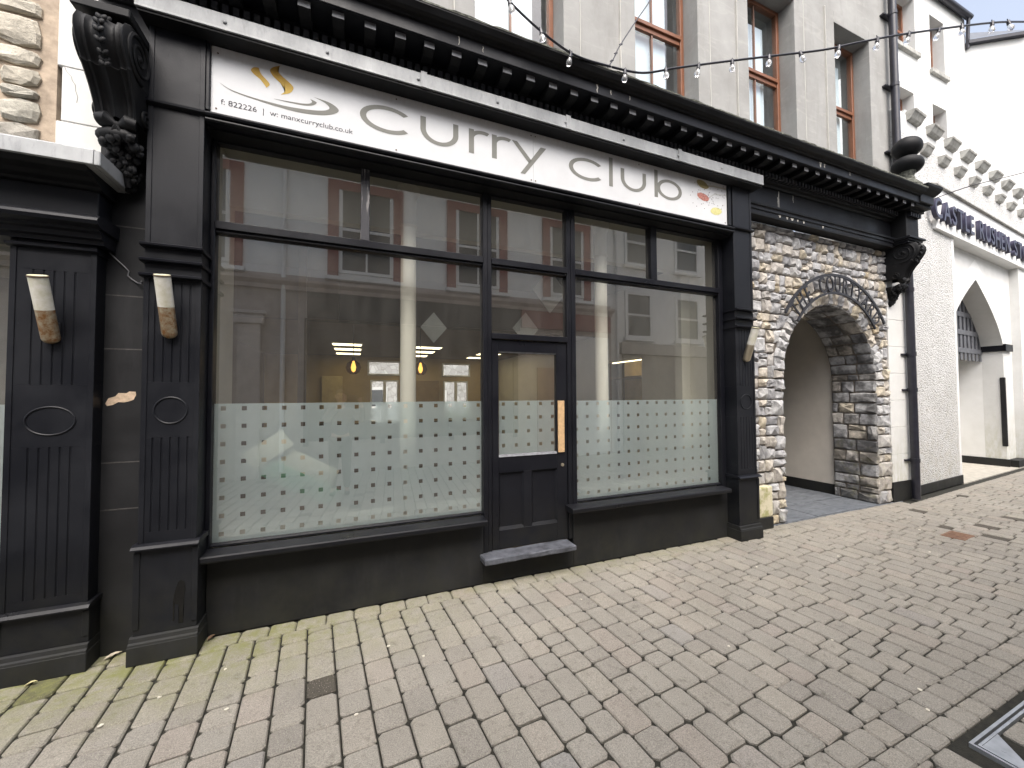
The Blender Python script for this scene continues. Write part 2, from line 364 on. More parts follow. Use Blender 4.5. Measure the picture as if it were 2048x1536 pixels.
# ------------------------------------------------------------------ ground and pavement
MAT['earth'] = plain('earth_joint_sand', (0.022, 0.021, 0.015), 0.95, 0.5, 30, 0.6, 120)
bm = nb(); f = bm.faces.new([bm.verts.new(p) for p in ((-400, -400, -0.09), (400, -400, -0.09), (400, 400, -0.09), (-400, 400, -0.09))])
struct('ground', bm, plain('far_ground', (0.12, 0.12, 0.11), 0.95))
t = NT('concrete_paver'); a = t.attr('rnd'); x, y, z = t.xyz()
c = t.ramp(a, [(0.0, (0.262, 0.243, 0.212)), (0.3, (0.292, 0.270, 0.232)), (0.55, (0.282, 0.264, 0.230)), (0.8, (0.310, 0.286, 0.243)), (0.95, (0.298, 0.266, 0.230)), (0.985, (0.275, 0.265, 0.245)), (0.990, (0.095, 0.084, 0.068)), (1.0, (0.085, 0.076, 0.062))])
n1 = t.noise(1.2, 5, 0.65); n2 = t.noise(180, 3, 0.7); n3 = t.noise(22, 5, 0.7); vv = t.voro(95, 'F1')
c = t.mix(0.7, c, t.ramp(n1, [(0.3, 0.78), (0.7, 1.12)]), 'MULTIPLY')
c = t.mix(0.9, c, t.ramp(n2, [(0.3, 0.56), (0.5, 0.98), (0.68, 1.32)]), 'MULTIPLY')
c = t.mix(t.ramp(vv, [(0.10, 0.75), (0.19, 0.0)]), c, (0.50, 0.46, 0.38))
c = t.mix(t.ramp(n3, [(0.56, 0.0), (0.76, 0.65)]), c, (0.115, 0.105, 0.08))
c = t.mix(t.math('MULTIPLY', t.ramp(t.noise(4.2, 6, 0.72), [(0.60, 0.0), (0.70, 0.75)]), t.ramp(t.noise(31, 4, 0.7), [(0.3, 0.4), (0.6, 1.0)])), c, (0.10, 0.092, 0.074))
# algae: a green bloom hugging the foot of the shopfront, strongest by the left pilaster
dy = t.math('ADD', y, t.math('MULTIPLY', t.noise(3.5, 5, 0.7), 0.5))
g1 = t.math('MULTIPLY', t.maprange(dy, -0.62, 0.0), t.maprange(x, 1.2, -0.7))
g2 = t.math('MULTIPLY', t.maprange(dy, -0.12, 0.2), t.maprange(x, 5.5, 3.0, 0.0, 0.55))
gl = t.math('MULTIPLY', t.math('MAXIMUM', g1, g2), t.ramp(t.noise(9, 6, 0.75), [(0.36, 0.12), (0.62, 1.0)]))
c = t.mix(t.math('MULTIPLY', gl, 0.95, True), c, (0.185, 0.190, 0.070))
h = t.math('ADD', n2, t.math('MULTIPLY', n3, 0.8))
MAT['paver'] = t.fin(c, 0.9, t.bump(h, 0.35, 0.004), 0.25)

rp = random.Random(11)
A5 = R(4.9); E1 = Vector((math.cos(A5), math.sin(A5))); E2 = Vector((-math.sin(A5), math.cos(A5)))
def yfront(X):
    """where the paver courses stop against the buildings"""
    if X < -0.925: return -0.03
    if X < 4.41: return -0.205
    if X < 7.80: return -0.285
    return (X-7.75)*math.tan(R(4.64)) - 0.27
def ychan(X): return -2.194 + (X-2.118)*0.0166
pavers = []     # (outline4 as xy list, rnd)
def clip(poly, keep):
    """Sutherland-Hodgman against keep(p)>=0, linear enough between the points"""
    out = []
    for i, p in enumerate(poly):
        q = poly[(i+1) % len(poly)]; a, b = keep(p), keep(q)
        if a >= 0: out.append(p)
        if (a >= 0) != (b >= 0):
            k = a/(a-b); out.append(p + (q-p)*k)
    return out
def area(poly): return abs(sum(poly[i].x*poly[(i+1) % len(poly)].y - poly[(i+1) % len(poly)].x*poly[i].y for i in range(len(poly))))/2
def field(ylo, yhi, smin, smax, tmin, tmax, w=0.1585, J=0.0046):
    i0 = math.floor(smin/w)
    for i in range(i0, math.ceil(smax/w)):
        s0, s1 = i*w, (i+1)*w; tt = tmin - rp.uniform(0, 0.25)
        while tt < tmax:
            L = rp.choice((0.118, 0.158, 0.158, 0.205, 0.205, 0.24, 0.24))
            q = [(s0+J, tt+J), (s1-J, tt+J), (s1-J, tt+L-J), (s0+J, tt+L-J)]
            poly = [E1*s + E2*(u + rp.uniform(-0.003, 0.003)) for s, u in q]
            tt += L
            poly = clip(poly, lambda p: yhi(p.x) - p.y)
            if len(poly) < 3: continue
            poly = clip(poly, lambda p: p.y - ylo(p.x))
            if len(poly) < 3 or area(poly) < 0.0016: continue
            if poly[0].x < -2.7 or poly[0].x > 17: continue
            pavers.append((poly, rp.random()*0.985 if rp.random() > 0.008 else 1.0))
field(ychan, yfront, -2.9, 16.5, -4.2, 1.3)
def row(xa, xb, yfun0, yfun1, L0, L1):
    xx = xa
    while xx < xb:
        L = min(rp.uniform(L0, L1), xb-xx)
        if L > 0.04:
            a, b = xx+0.003, xx+L-0.003
            pavers.append(([Vector((a, yfun0(a)+0.003)), Vector((b, yfun0(b)+0.003)), Vector((b, yfun1(b)-0.003)), Vector((a, yfun1(a)-0.003))], rp.random()*0.95))
        xx += L
row(-0.925, 4.41, lambda x: -0.202, lambda x: -0.062, 0.17, 0.21)
row(4.41, 7.80, lambda x: -0.282, lambda x: -0.150, 0.17, 0.21)
row(4.41, 7.80, lambda x: -0.150, lambda x: -0.012, 0.17, 0.21)
row(7.80, 16, lambda x: (x-7.75)*math.tan(R(4.64))-0.27, lambda x: (x-7.75)*math.tan(R(4.64))-0.135, 0.19, 0.21)
# two soldier courses and the channel edge
row(-2.6, 16, lambda x: ychan(x)-0.122, ychan, 0.150, 0.160)
row(-2.6, 16, lambda x: ychan(x)-0.222, lambda x: ychan(x)-0.122, 0.150, 0.160)
COVX0, COVX1 = 2.70, 3.52
def under(x): return ychan(x)-0.224
n_main = len(pavers)
field(lambda x: -6.0, under, -3.2, 16.5, -7.6, -1.0)
COV = (2.715, 3.62, -3.06, -2.445)          # recessed cover: x0,x1,y0,y1
def incov(p):
    c = sum((q for q in p), Vector((0, 0)))/len(p); return COV[0]-0.09 < c.x < COV[1]+0.09 and COV[2]-0.05 < c.y < COV[3]+0.07
pavers = [p for k, p in enumerate(pavers) if not (k >= n_main and incov(p[0]))]
def paver_geo(verts, faces, poly, z, hgt=0.0, cham=0.008, cut=0.013):
    P = []
    n = len(poly)
    for i in range(n):                       # knock the corners off
        p = poly[i]; a = poly[i-1]; b = poly[(i+1) % n]
        la, lb = (a-p).length, (b-p).length
        cut = rp.uniform(0.006, 0.022)
        P.append(p + (a-p)*(min(cut, la*0.3)/max(la, 1e-5))); P.append(p + (b-p)*(min(cut, lb*0.3)/max(lb, 1e-5)))
    c = sum(P, Vector((0, 0)))/len(P)
    tx, ty = rp.uniform(-0.012, 0.012), rp.uniform(-0.012, 0.012)
    def zz(p): return z + hgt + (p.x-c.x)*tx + (p.y-c.y)*ty
    o = len(verts); m = len(P)
    for p in P: verts.append((p.x, p.y, -0.045))
    for p in P: verts.append((p.x, p.y, zz(p)-cham))
    for p in P:
        d = c-p; q = p + d*(cham*1.25/max(d.length, 0.02)); verts.append((q.x, q.y, zz(q)))
    for k in (0, 1):
        for i in range(m): faces.append((o+k*m+i, o+k*m+(i+1) % m, o+(k+1)*m+(i+1) % m, o+(k+1)*m+i))
    faces.append(tuple(o+2*m+i for i in range(m)))
bm = nb(); bm.faces.new([bm.verts.new(p) for p in ((-3.2, -6.4, -0.017), (18, -6.4, -0.017), (18, 2.2, -0.017), (-3.2, 2.2, -0.017))])
pavement = struct('pavement', bm, MAT['earth'])
camp = Vector((0, -3.4))
def shown(p):
    c = sum(p[0], Vector((0, 0)))/len(p[0]); d = c-camp
    q = Vector((c.x, c.y, 0)) - Vector((0, -3.4, 1.66)); zc = q.dot(fwd)
    if zc < 0.1: return 0
    px = 0.5 + q.dot(r2)/zc*780/2048; py = 0.5 + q.dot(d2)/zc*780/1536
    if not (-0.02 < px < 1.02 and -0.02 < py < 1.03): return 0
    return area(p[0])/ (zc**3)
pavers.sort(key=shown, reverse=True)
for p, a in pavers[:300]:
    v, f = [], []; paver_geo(v, f, p, 0.0, rp.uniform(-0.003, 0.002))
    me = bpy.data.meshes.new('paver'); me.from_pydata(v, [], f); me.update()
    o = bpy.data.objects.new('paver', mk('paver', me, MAT['paver'], False, a)); C.objects.link(o); o.parent = pavement
v, f, rn = [], [], []
for p, a in pavers[300:]:
    k = len(f); paver_geo(v, f, p, 0.0, rp.uniform(-0.003, 0.002)); rn += [a]*(len(f)-k)
me = bpy.data.meshes.new('small_pavers'); me.from_pydata(v, [], f); me.update(); me.materials.append(MAT['paver'])
at = me.attributes.new('rnd', 'FLOAT', 'FACE'); at.data.foreach_set('value', rn)
o = bpy.data.objects.new('small_pavers', me); C.objects.link(o); o.parent = pavement; o['kind'] = 'stuff'

# recessed access cover in the bottom right corner of the view
cv = thing('access_cover', 'recessed steel access cover filled with pavers, at the kerb side of the soldier courses', 'manhole cover', (COV[0], COV[3], 0), R(1.0))
x0, x1, y0, y1 = COV
MAT['galv'] = plain('galvanised_steel', (0.46, 0.48, 0.50), 0.45, 0.15, 18, 0.1, 60, 0.7)
bm = nb(); L = x1-x0; Wd = y1-y0
for a in ((0, L, -0.012, 0), (0, L, -Wd, -Wd+0.012), (0, 0.012, -Wd+0.012, -0.012), (L-0.012, L, -Wd+0.012, -0.012)): bx(bm, a[0], a[1], a[2], a[3], -0.05, 0.004)
part('frame', bm, MAT['galv'], cv, local=True)
bm = nb()
for a in ((0.022, L-0.022, -0.032, -0.022), (0.022, L-0.022, -Wd+0.022, -Wd+0.032), (0.022, 0.032, -Wd+0.032, -0.032), (L-0.032, L-0.022, -Wd+0.032, -0.032)): bx(bm, a[0], a[1], a[2], a[3], -0.05, 0.003)
part('tray_rim', bm, MAT['galv'], cv, local=True)
bm = nb()
a = [bm.verts.new(p) for p in ((0.033, -0.033, 0.0015), (0.033, -0.20, 0.0015), (0.20, -0.033, 0.0015))]; bm.faces.new(a[::-1] if False else a)
bmesh.ops.recalc_face_normals(bm, faces=bm.faces[:]); tube(bm, [(0.085, -0.085, 0.0016), (0.085, -0.085, 0.0026)], 0.008, 8)
part('corner_plate', bm, MAT['galv'], cv, local=True)
k = 0; yy = -0.036
while yy > -Wd+0.1:
    xx = 0.036 + (0.10 if k % 2 else 0)
    while xx < L-0.06:
        le = min(0.2, L-0.036-xx); q = [Vector((xx, yy-0.10)), Vector((xx+le-0.006, yy-0.10)), Vector((xx+le-0.006, yy)), Vector((xx, yy))]
        cut_ok = (xx > 0.2 or yy < -0.2) or (xx-0.033 - (yy+0.033) > 0.2)
        if cut_ok:
            v, f = [], []; paver_geo(v, f, q, 0.0, -0.002); me = bpy.data.meshes.new('infill_paver'); me.from_pydata(v, [], f)
            part('infill_paver', me, MAT['paver'], cv, rnd=rp.random()*0.9, local=True)
        xx += le
    yy -= 0.106; k += 1
# pale chewing-gum spots trodden on the pavers
gum = plain('chewing_gum', (0.62, 0.58, 0.48), 0.8)
rg = random.Random(5); spots = [(-0.99, -0.62), (-1.18, -0.74), (-0.62, -0.86), (-0.72, -0.49), (0.02, -1.16), (1.72, -0.62), (0.22, -0.64), (0.42, -0.83), (2.3, -1.5), (2.95, -2.18), (2.8, -2.27), (3.0, -1.72), (4.6, -0.9), (5.6, -1.2), (6.4, -0.8), (3.6, -0.75)]
for i, (x, y) in enumerate(spots):
    bm = nb(); n = 9; r0 = rg.uniform(0.007, 0.011); vs_ = [bm.verts.new((x+math.cos(k*2*math.pi/n)*r0*rg.uniform(0.75, 1.25), y+math.sin(k*2*math.pi/n)*r0*rg.uniform(0.75, 1.25), 0.0)) for k in range(n)]
    f = bm.faces.new(vs_); ex = bmesh.ops.extrude_face_region(bm, geom=[f]); 
    for v_ in ex['geom']:
        if isinstance(v_, bmesh.types.BMVert): v_.co.z += 0.004
    bmesh.ops.recalc_face_normals(bm, faces=bm.faces[:])
    o = bpy.data.objects.new('gum_spot', mk('gum_spot', bm, gum)); C.objects.link(o); o.parent = pavement

# ------------------------------------------------------------------ the shopfront
sf = thing('shopfront', 'black timber shopfront with frosted window film and a half-glazed door under the white sign', 'shopfront', (1.55, -0.06, 0))
BK, BG = MAT['black'], MAT['black_gloss']
def seamless_grooved(x0, x1, yf, yb, z0, z1, xs, gw=0.012, gd=0.0055):
    prof = [(x0, yb), (x0, yf)]
    for xc in xs: prof += [(xc-gw/2, yf), (xc-gw*0.28, yf+gd*0.8), (xc, yf+gd), (xc+gw*0.28, yf+gd*0.8), (xc+gw/2, yf)]
    prof += [(x1, yf), (x1, yb)]
    return prism_z(nb(), prof, z0, z1)
def ring_oval(xc, zc, rx, rz, y, r=0.0055):
    return tube(nb(), [(xc+rx*math.cos(k*2*math.pi/40), y, zc+rz*math.sin(k*2*math.pi/40)) for k in range(40)], r, 6, True)
def pilaster(root, name, x0, x1, yf, yb, zc, ztop, bands, capz, flutes, lo=(0.80, 1.40), hi=(1.76, 2.42), oz=1.575, zb=0.70, foot=0.03):
    """classical timber pilaster: plinth, base mould, pedestal, fluted shaft with oval, bands"""
    o = part(name, seamless_grooved(x0, x1, yf, yb, lo[0], lo[1], flutes), BK, root)
    w = 0.026
    for za_, zb_ in ((zb+0.03, lo[0]-0.0005), (lo[1]+0.0005, hi[0]-0.0005), (hi[1]+0.0005, ztop)): part('shaft', box(x0, x1, yf, yb, za_, zb_), BK, o)
    part('fluted_shaft', seamless_grooved(x0, x1, yf, yb, hi[0], hi[1], flutes), BK, o)
    bm = nb()
    for a, b in ((zb+0.032, bands[-1]-0.012 if bands else capz), (bands[0]+0.012 if bands else capz, capz-0.014), (capz+0.016, ztop-0.002)):
        bx(bm, x0-0.002, x0+w, yf-0.005, yf+0.02, a, b, 0.0015); bx(bm, x1-w, x1+0.002, yf-0.005, yf+0.02, a, b, 0.0015)
    part('edge_bead', bm, BK, o)
    part('oval_bead', ring_oval((x0+x1)/2, oz, (x1-x0)*0.29, 0.085, yf-0.001), BK, o, True)
    bm = nb(); bx(bm, x0-0.014, x1+0.014, yf-0.012, yb, zc, zb-0.001, 0.002)
    bx(bm, x0-0.016, x0+0.016, yf-0.018, yf, zc+0.04, zb-0.02, 0.0015); bx(bm, x1-0.016, x1+0.016, yf-0.018, yf, zc+0.04, zb-0.02, 0.0015); part('pedestal', bm, BK, o)
    bm = nb(); prism_x(bm, [(yf-0.045, zb), (yf-0.045, zb+0.008), (yf-0.030, zb+0.022), (yf-0.004, zb+0.031), (yb, zb+0.031), (yb, zb)], x0-0.024, x1+0.024); part('pedestal_cap', bm, BG, o)
    bm = nb(); bx(bm, x0-foot, x1+foot, yf-0.045, yb, 0.0, zc-0.05, 0.003)
    prism_x(bm, [(yf-0.043, zc-0.049), (yf-0.041, zc-0.038), (yf-0.030, zc-0.030), (yf-0.026, zc-0.008), (yf-0.013, zc-0.001), (yb, zc-0.001), (yb, zc-0.049)], x0-foot*0.86, x1+foot*0.86)
    part('plinth', bm, MAT['black_wall'], o)
    for z in bands:
        bm = nb(); prism_x(bm, [(yf-0.042, z-0.006), (yf-0.044, z+0.006), (yf-0.036, z+0.011), (yb, z+0.011), (yb, z-0.014), (yf-0.020, z-0.014)], x0-0.016, x1+0.016); part('band', bm, BG, o)
    bm = nb(); prism_x(bm, [(yf-0.030, capz-0.004), (yf-0.032, capz+0.010), (yf-0.022, capz+0.015), (yb, capz+0.015), (yb, capz-0.013), (yf-0.008, capz-0.013)], x0-0.014, x1+0.014); part('cap_band', bm, BG, o)
    return o
PX0, PX1 = -1.262, -0.963
pilaster(sf, 'pilaster', PX0, PX1, -0.20, 0.04, 0.165, 4.108, (2.647, 2.546, 2.449), 3.590, [PX0+0.06+0.0455*k for k in range(5)])
QX0, QX1 = 4.082, 4.386
pilaster(sf, 'pilaster', QX0, QX1, -0.20, 0.04, 0.165, 4.108, (2.647, 2.546, 2.449), 3.605, [QX0+0.06+0.0455*k for k in range(5)])
bm = box(4.3885, 4.412, -0.135, 0.03, 0.74, 3.86); part('white_edge_board', bm, MAT['white_clean'], sf, label='narrow white board edge behind the right pilaster')
# stall riser, sills, step
bm = nb(); bx(bm, -0.945, 1.07, -0.062, 0.06, 0, 0.556, 0.003); bx(bm, 1.071, 1.985, -0.060, 0.06, 0, 0.205, 0.003); bx(bm, 1.986, 4.078, -0.062, 0.06, 0, 0.556, 0.003)
part('stall_riser', bm, MAT['black_wall'], sf)
def sill(x0, x1):
    bm = nb(); prism_x(bm, [(-0.200, 0.560), (-0.202, 0.586), (-0.192, 0.594), (-0.060, 0.602), (-0.060, 0.557), (-0.075, 0.557), (-0.085, 0.547), (-0.195, 0.549)], x0, x1); return bm
part('window_sill', sill(-0.944, 1.062), BG, sf); part('window_sill', sill(1.900, 3.972), BG, sf)
bm = nb(); bx(bm, 1.035, 1.932, -0.205, -0.022, 0.212, 0.262, 0.010, 2); bmesh.ops.subdivide_edges(bm, edges=[e for e in bm.edges if e.calc_length() > 0.3], cuts=9); jitter(bm, 0.003, 4); part('doorstep', bm, plain('worn_step_paint', (0.085, 0.09, 0.105), 0.6, 0.5, 14, 0.3), sf)
# frame: jambs, posts, mullions, transom, head
def fr(name, *a, m=None, b=0.004): return part(name, box(*a, b), m or BG, sf)
fr('jamb', -0.962, -0.934, -0.052, 0.04, 0.557, 3.519); fr('jamb', 4.012, 4.081, -0.052, 0.04, 0.557, 3.519)
WB = MAT['worn_black']
fr('post', 1.074, 1.116, -0.056, 0.04, 0.262, 3.519); fr('post', 1.117, 1.158, -0.046, 0.04, 0.262, 3.519, m=BG)
fr('post', 1.946, 1.992, -0.048, 0.04, 0.262, 3.519); fr('post', 1.993, 2.040, -0.056, 0.04, 0.262, 3.519)
fr('mullion', 0.037, 0.105, -0.050, 0.04, 2.926, 3.519, m=WB); fr('mullion', 3.005, 3.088, -0.050, 0.04, 2.926, 3.519)
for a, b in ((-0.933, 1.073), (1.159, 1.945), (2.041, 4.011)):
    bm = nb(); bx(bm, a, b, -0.060, 0.035, 2.866, 2.924, 0.004); bx(bm, a, b, -0.042, 0.035, 2.845, 2.865, 0.003); part('transom', bm, BG, sf)
    bm = nb(); bx(bm, a, b, -0.035, 0.035, 3.508, 3.5195, 0.002); part('head_bead', bm, BG, sf)
for a, b in ((-0.933, 1.073), (2.041, 4.011)):
    bm = nb(); prism_x(bm, [(-0.030, 0.6025), (-0.030, 0.612), (-0.012, 0.622), (0.035, 0.622), (0.035, 0.6025)], a, b); part('glazing_bead', bm, BG, sf)
fr('door_head', 1.159, 1.945, -0.055, 0.035, 2.181, 2.234)
bm = nb(); bx(bm, -0.962, 4.081, -0.158, 0.04, 3.5205, 3.56); part('soffit', bm, MAT['black_soot'], sf)
bm = nb(); bx(bm, -0.962, 4.081, -0.158, 0.04, 3.561, 4.108); part('fascia_board', bm, BK, sf)
bm = nb(); prism_x(bm, [(-0.205, 3.534), (-0.228, 3.537), (-0.236, 3.546), (-0.232, 3.556), (-0.218, 3.560), (-0.218, 3.566), (-0.238, 3.570), (-0.246, 3.582), (-0.240, 3.592), (-0.205, 3.612), (-0.188, 3.628), (-0.159, 3.630), (-0.159, 3.534)], -0.9485, 4.0675); part('sign_moulding', bm, m_black('chipped_black_paint', amt=0.9), sf)
fr('sign_frame_end', -0.962, -0.938, -0.196, -0.159, 3.632, 4.106, m=BK); fr('sign_frame_end', 4.022, 4.068, -0.196, -0.159, 3.632, 4.106, m=BK)
# lead capping over the sign
bm = nb(); bx(bm, -1.29, 4.455, -0.302, -0.11, 4.1085, 4.128, 0.002); part('capping_board', bm, MAT['black_soot'], sf)
laps = [-1.30, 0.51, 1.835, 3.19, 4.462]
for i, (a, b) in enumerate(zip(laps, laps[1:])):
    e = 0.002*(i % 2); bm = nb()
    prism_x(bm, [(-0.312-e, 4.126), (-0.316-e, 4.130), (-0.313-e, 4.146), (-0.313-e, 4.236), (-0.308-e, 4.246+e), (-0.115, 4.262+e), (-0.115, 4.1285), (-0.302, 4.1285)], a+0.001, b-0.001)
    ls = part('lead_sheet', bm, MAT['lead'], sf)
    if i:
        bm = nb(); prism_x(bm, [(-0.322, 4.128), (-0.320, 4.243), (-0.312, 4.262), (-0.300, 4.254), (-0.314, 4.240), (-0.316, 4.128)], a-0.035, a+0.012); part('lap_clip', bm, MAT['lead'], ls)
for x in (-0.827, -0.201, 0.455, 1.126, 1.795, 2.449, 3.15, 3.783):
    bm = nb(); ball(bm, (x, -0.317, 4.183), 0.013, 10, 6, (1, 0.6, 1)); part('lead_nail', bm, MAT['lead'], sf, True)
# panes and frosted film with square windows left in it
GLS, FILM = MAT['glass'], MAT['film']
def pane(x0, x1, z0, z1, y=0.0):
    bm = nb(); bx(bm, x0-0.006, x1+0.006, y-0.003, y+0.003, z0-0.006, z1+0.006)
    front_only(bm); return part('pane', bm, GLS, sf)
def film(parent, x0, x1, z0, z1, cx, cz, nx, nz, px=0.1282, pz=0.1286, h=0.0155, y=0.006):
    xs = sorted({x0, x1} | {cx+i*px+s*h for i in range(nx) for s in (-1, 1) if x0 < cx+i*px-h and cx+i*px+h < x1})
    zs = sorted({z0, z1} | {cz-j*pz+s*h for j in range(nz) for s in (-1, 1)})
    bm = nb(); vv = {}
    def V(i, j):
        if (i, j) not in vv: vv[i, j] = bm.verts.new((xs[i], y, zs[j]))
        return vv[i, j]
    for i in range(len(xs)-1):
        for j in range(len(zs)-1):
            if i % 2 == 1 and j % 2 == 1: continue
            bm.faces.new((V(i, j), V(i+1, j), V(i+1, j+1), V(i, j+1)))
    return part('frosted_film', bm, FILM, parent)
for a, b in ((-0.937, 0.037), (0.105, 1.074), (1.158, 1.946), (2.04, 3.005), (3.088, 4.013)): pane(a, b, 2.925, 3.509)
p1 = pane(-0.937, 1.074, 0.622, 2.846); film(p1, -0.934, 1.072, 0.621, 1.612, -0.880, 1.577, 16, 8)
pane(1.158, 1.946, 2.235, 2.846)
p2 = pane(2.04, 4.013, 0.622, 2.846); film(p2, 2.042, 4.011, 0.621, 1.606, 2.073, 1.575, 16, 8)
# the door
d0, d1 = -0.034, 0.012
bm = nb(); X0, X1, Z0, Z1 = 1.163, 1.941, 0.268, 2.177
bx(bm, X0, 1.2265, d0, d1, Z0, Z1, 0.002); bx(bm, 1.8265, X1, d0, d1, Z0, Z1, 0.002)
bx(bm, 1.2270, 1.8260, d0, d1, 2.070, Z1, 0.002); bx(bm, 1.2270, 1.8260, d0, d1, 0.955, 1.098, 0.002); bx(bm, 1.2270, 1.8260, d0, d1, Z0, 0.435, 0.002); bx(bm, 1.472, 1.556, d0, d1, 0.4355, 0.9545, 0.002)
door = part('door', bm, BG, sf)
for a, b in ((1.2275, 1.4715), (1.5565, 1.8255)):
    bm = nb(); bx(bm, a, b, d0+0.022, d1-0.004, 0.4358, 0.9543); part('door_panel', bm, BG, door)
    bm = nb()
    prism_x(bm, [(d0+0.001, 0.436), (d0+0.0215, 0.436), (d0+0.0215, 0.462), (d0+0.016, 0.462)], a, b); prism_x(bm, [(d0+0.001, 0.954), (d0+0.0215, 0.954), (d0+0.0215, 0.938), (d0+0.016, 0.938)], a, b)
    prism_z(bm, [(a, d0+0.001), (a, d0+0.0212), (a+0.016, d0+0.0212), (a+0.012, d0+0.016)], 0.463, 0.937); prism_z(bm, [(b, d0+0.001), (b, d0+0.0212), (b-0.016, d0+0.0212), (b-0.012, d0+0.016)], 0.463, 0.937)
    part('panel_mould', bm, BG, door)
bm = nb(); bx(bm, 1.2270, 1.8260, -0.012, -0.007, 1.099, 2.0695); front_only(bm); dp = part('door_glass', bm, GLS, door)
film(dp, 1.240, 1.814, 1.112, 1.612, 1.283, 1.583, 5, 4, y=-0.004)
bm = nb(); prism_x(bm, [(d0-0.006, 1.098), (d0+0.004, 1.116), (-0.014, 1.118), (-0.014, 1.0985)], 1.2272, 1.8258); prism_x(bm, [(d0+0.002, 2.0695), (d0+0.010, 2.058), (-0.014, 2.058), (-0.014, 2.0695)], 1.2272, 1.8258)
part('glass_bead', bm, plain('grey_worn_bead', (0.16, 0.165, 0.18), 0.5, 0.4, 30), door)
bm = box(1.836, 1.906, d0-0.014, d0-0.001, 1.108, 1.608, 0.002); pb = part('repair_board', bm, MAT['rawwood'], door, label='strip of bare unpainted timber screwed to the lock stile')
bm = nb()
for x, z in ((1.846, 1.596), (1.896, 1.596), (1.896, 1.122), (1.898, 1.36)): tube(bm, [(x, d0-0.0155, z), (x, d0-0.0139, z)], 0.0035, 8)
part('screw', bm, MAT['screw'], pb)
bm = nb(); tube(bm, [(1.885, d0-0.010, 0.985), (1.885, d0, 0.985)], 0.016, 12); bx(bm, 1.8835, 1.8865, d0-0.0115, d0-0.0099, 0.972, 0.987); part('lock', bm, MAT['steel'], door)

# ------------------------------------------------------------------ the white sign
sg = thing('shop_sign', 'long white fascia sign with grey lettering, gold steam logo and spice spoons', 'sign', (1.54, -0.17, 3.63))
for a, b in ((-0.937, 1.5255), (1.5275, 4.021)): part('panel', box(a, b, -0.1745, -0.1605, 3.632, 4.098 if False else 4.106, 0.001), MAT['sign'], sg)
YS = -0.1757
def arc_ribbon(cx, cz, rx, rz, wx, wz, a0, a1, n=28, YS=YS-0.0004):
    """part of an elliptical ring in the XZ plane, wider on the sides (wx) than at top and bottom (wz)"""
    bm = nb(); o, i = [], []
    for k in range(n+1):
        a = R(a0 + (a1-a0)*k/n); o.append(bm.verts.new((cx+rx*math.cos(a), YS, cz+rz*math.sin(a)))); i.append(bm.verts.new((cx+(rx-wx)*math.cos(a), YS, cz+(rz-wz)*math.sin(a))))
    for k in range(n): bm.faces.new((o[k], o[k+1], i[k+1], i[k]))
    return bm
def flat(bm, *pts): bm.faces.new([bm.verts.new((x, YS, z)) for x, z in pts]); return bm
def join(*bms):
    out = bms[0]
    for b in bms[1:]:
        me = bpy.data.meshes.new('tmp'); b.to_mesh(me); out.from_mesh(me); bpy.data.meshes.remove(me); b.free()
    return out
def solid(bm, th=0.0012):
    bmesh.ops.recalc_face_normals(bm, faces=bm.faces[:])
    for f in bm.faces:
        if f.normal.y > 0: f.normal_flip()
    return bm
LG = MAT['letter_grey']; BL, XH, AS, DS = 3.777, 3.992, 4.068, 3.697
def L_c(x0, x1):
    cx = x0 + (x1-x0)*0.56; return arc_ribbon(cx, (BL+XH)/2, cx-x0, (XH-BL)/2+0.003, 0.047, 0.031, 40, 320)
def L_u(x0, x1):
    cz = BL+0.115; cx = (x0+x1)/2; rx = (x1-x0)/2
    b = arc_ribbon(cx, cz, rx, cz-BL+0.003, 0.046, 0.031, 180, 360)
    flat(b, (x0, cz), (x0+0.046, cz), (x0+0.046, XH), (x0, XH)); flat(b, (x1-0.046, cz), (x1, cz), (x1, XH), (x1-0.046, XH)); return b
def L_r(x0, x1):
    b = arc_ribbon(x1-0.055, XH-0.075, x1-x0-0.058, 0.078, 0.045, 0.031, 62, 172)
    flat(b, (x0, BL), (x0+0.047, BL), (x0+0.047, XH), (x0, XH)); return b
def L_y(x0, x1):
    b = flat(nb(), (x0, XH-0.004), (x0+0.053, XH-0.004), (1.507, 3.840), (1.482, 3.806))
    return flat(b, (1.395, DS), (1.442, DS), (x1, XH-0.006), (x1-0.058, XH-0.006))
def L_l(x0, x1): return flat(nb(), (x0, BL-0.004), (x1, BL-0.004), (x1, AS), (x0, AS))
def L_b(x0, x1):
    b = arc_ribbon(x0+(x1-x0)*0.54, (BL+XH)/2, (x1-x0)*0.46, (XH-BL)/2+0.003, 0.047, 0.031, 0, 360, 40)
    return flat(b, (x0, BL-0.004), (x0+0.047, BL-0.004), (x0+0.047, AS), (x0, AS))
for fn, a, b in ((L_c, 0.024, 0.398), (L_u, 0.492, 0.815), (L_r, 0.908, 1.092), (L_r, 1.120, 1.302), (L_y, 1.310, 1.662), (L_c, 1.905, 2.281), (L_l, 2.371, 2.417), (L_u, 2.514, 2.840), (L_b, 2.951, 3.334)):
    part('letter', solid(fn(a, b)), LG, sg)
bm = fit(text_bm('f: 822226  |  w: manxcurryclub.co.uk', 0.05), -0.879, -0.026, 3.690, 3.741, YS-0.0002); part('small_print', bm, MAT['letter_dark'], sg)
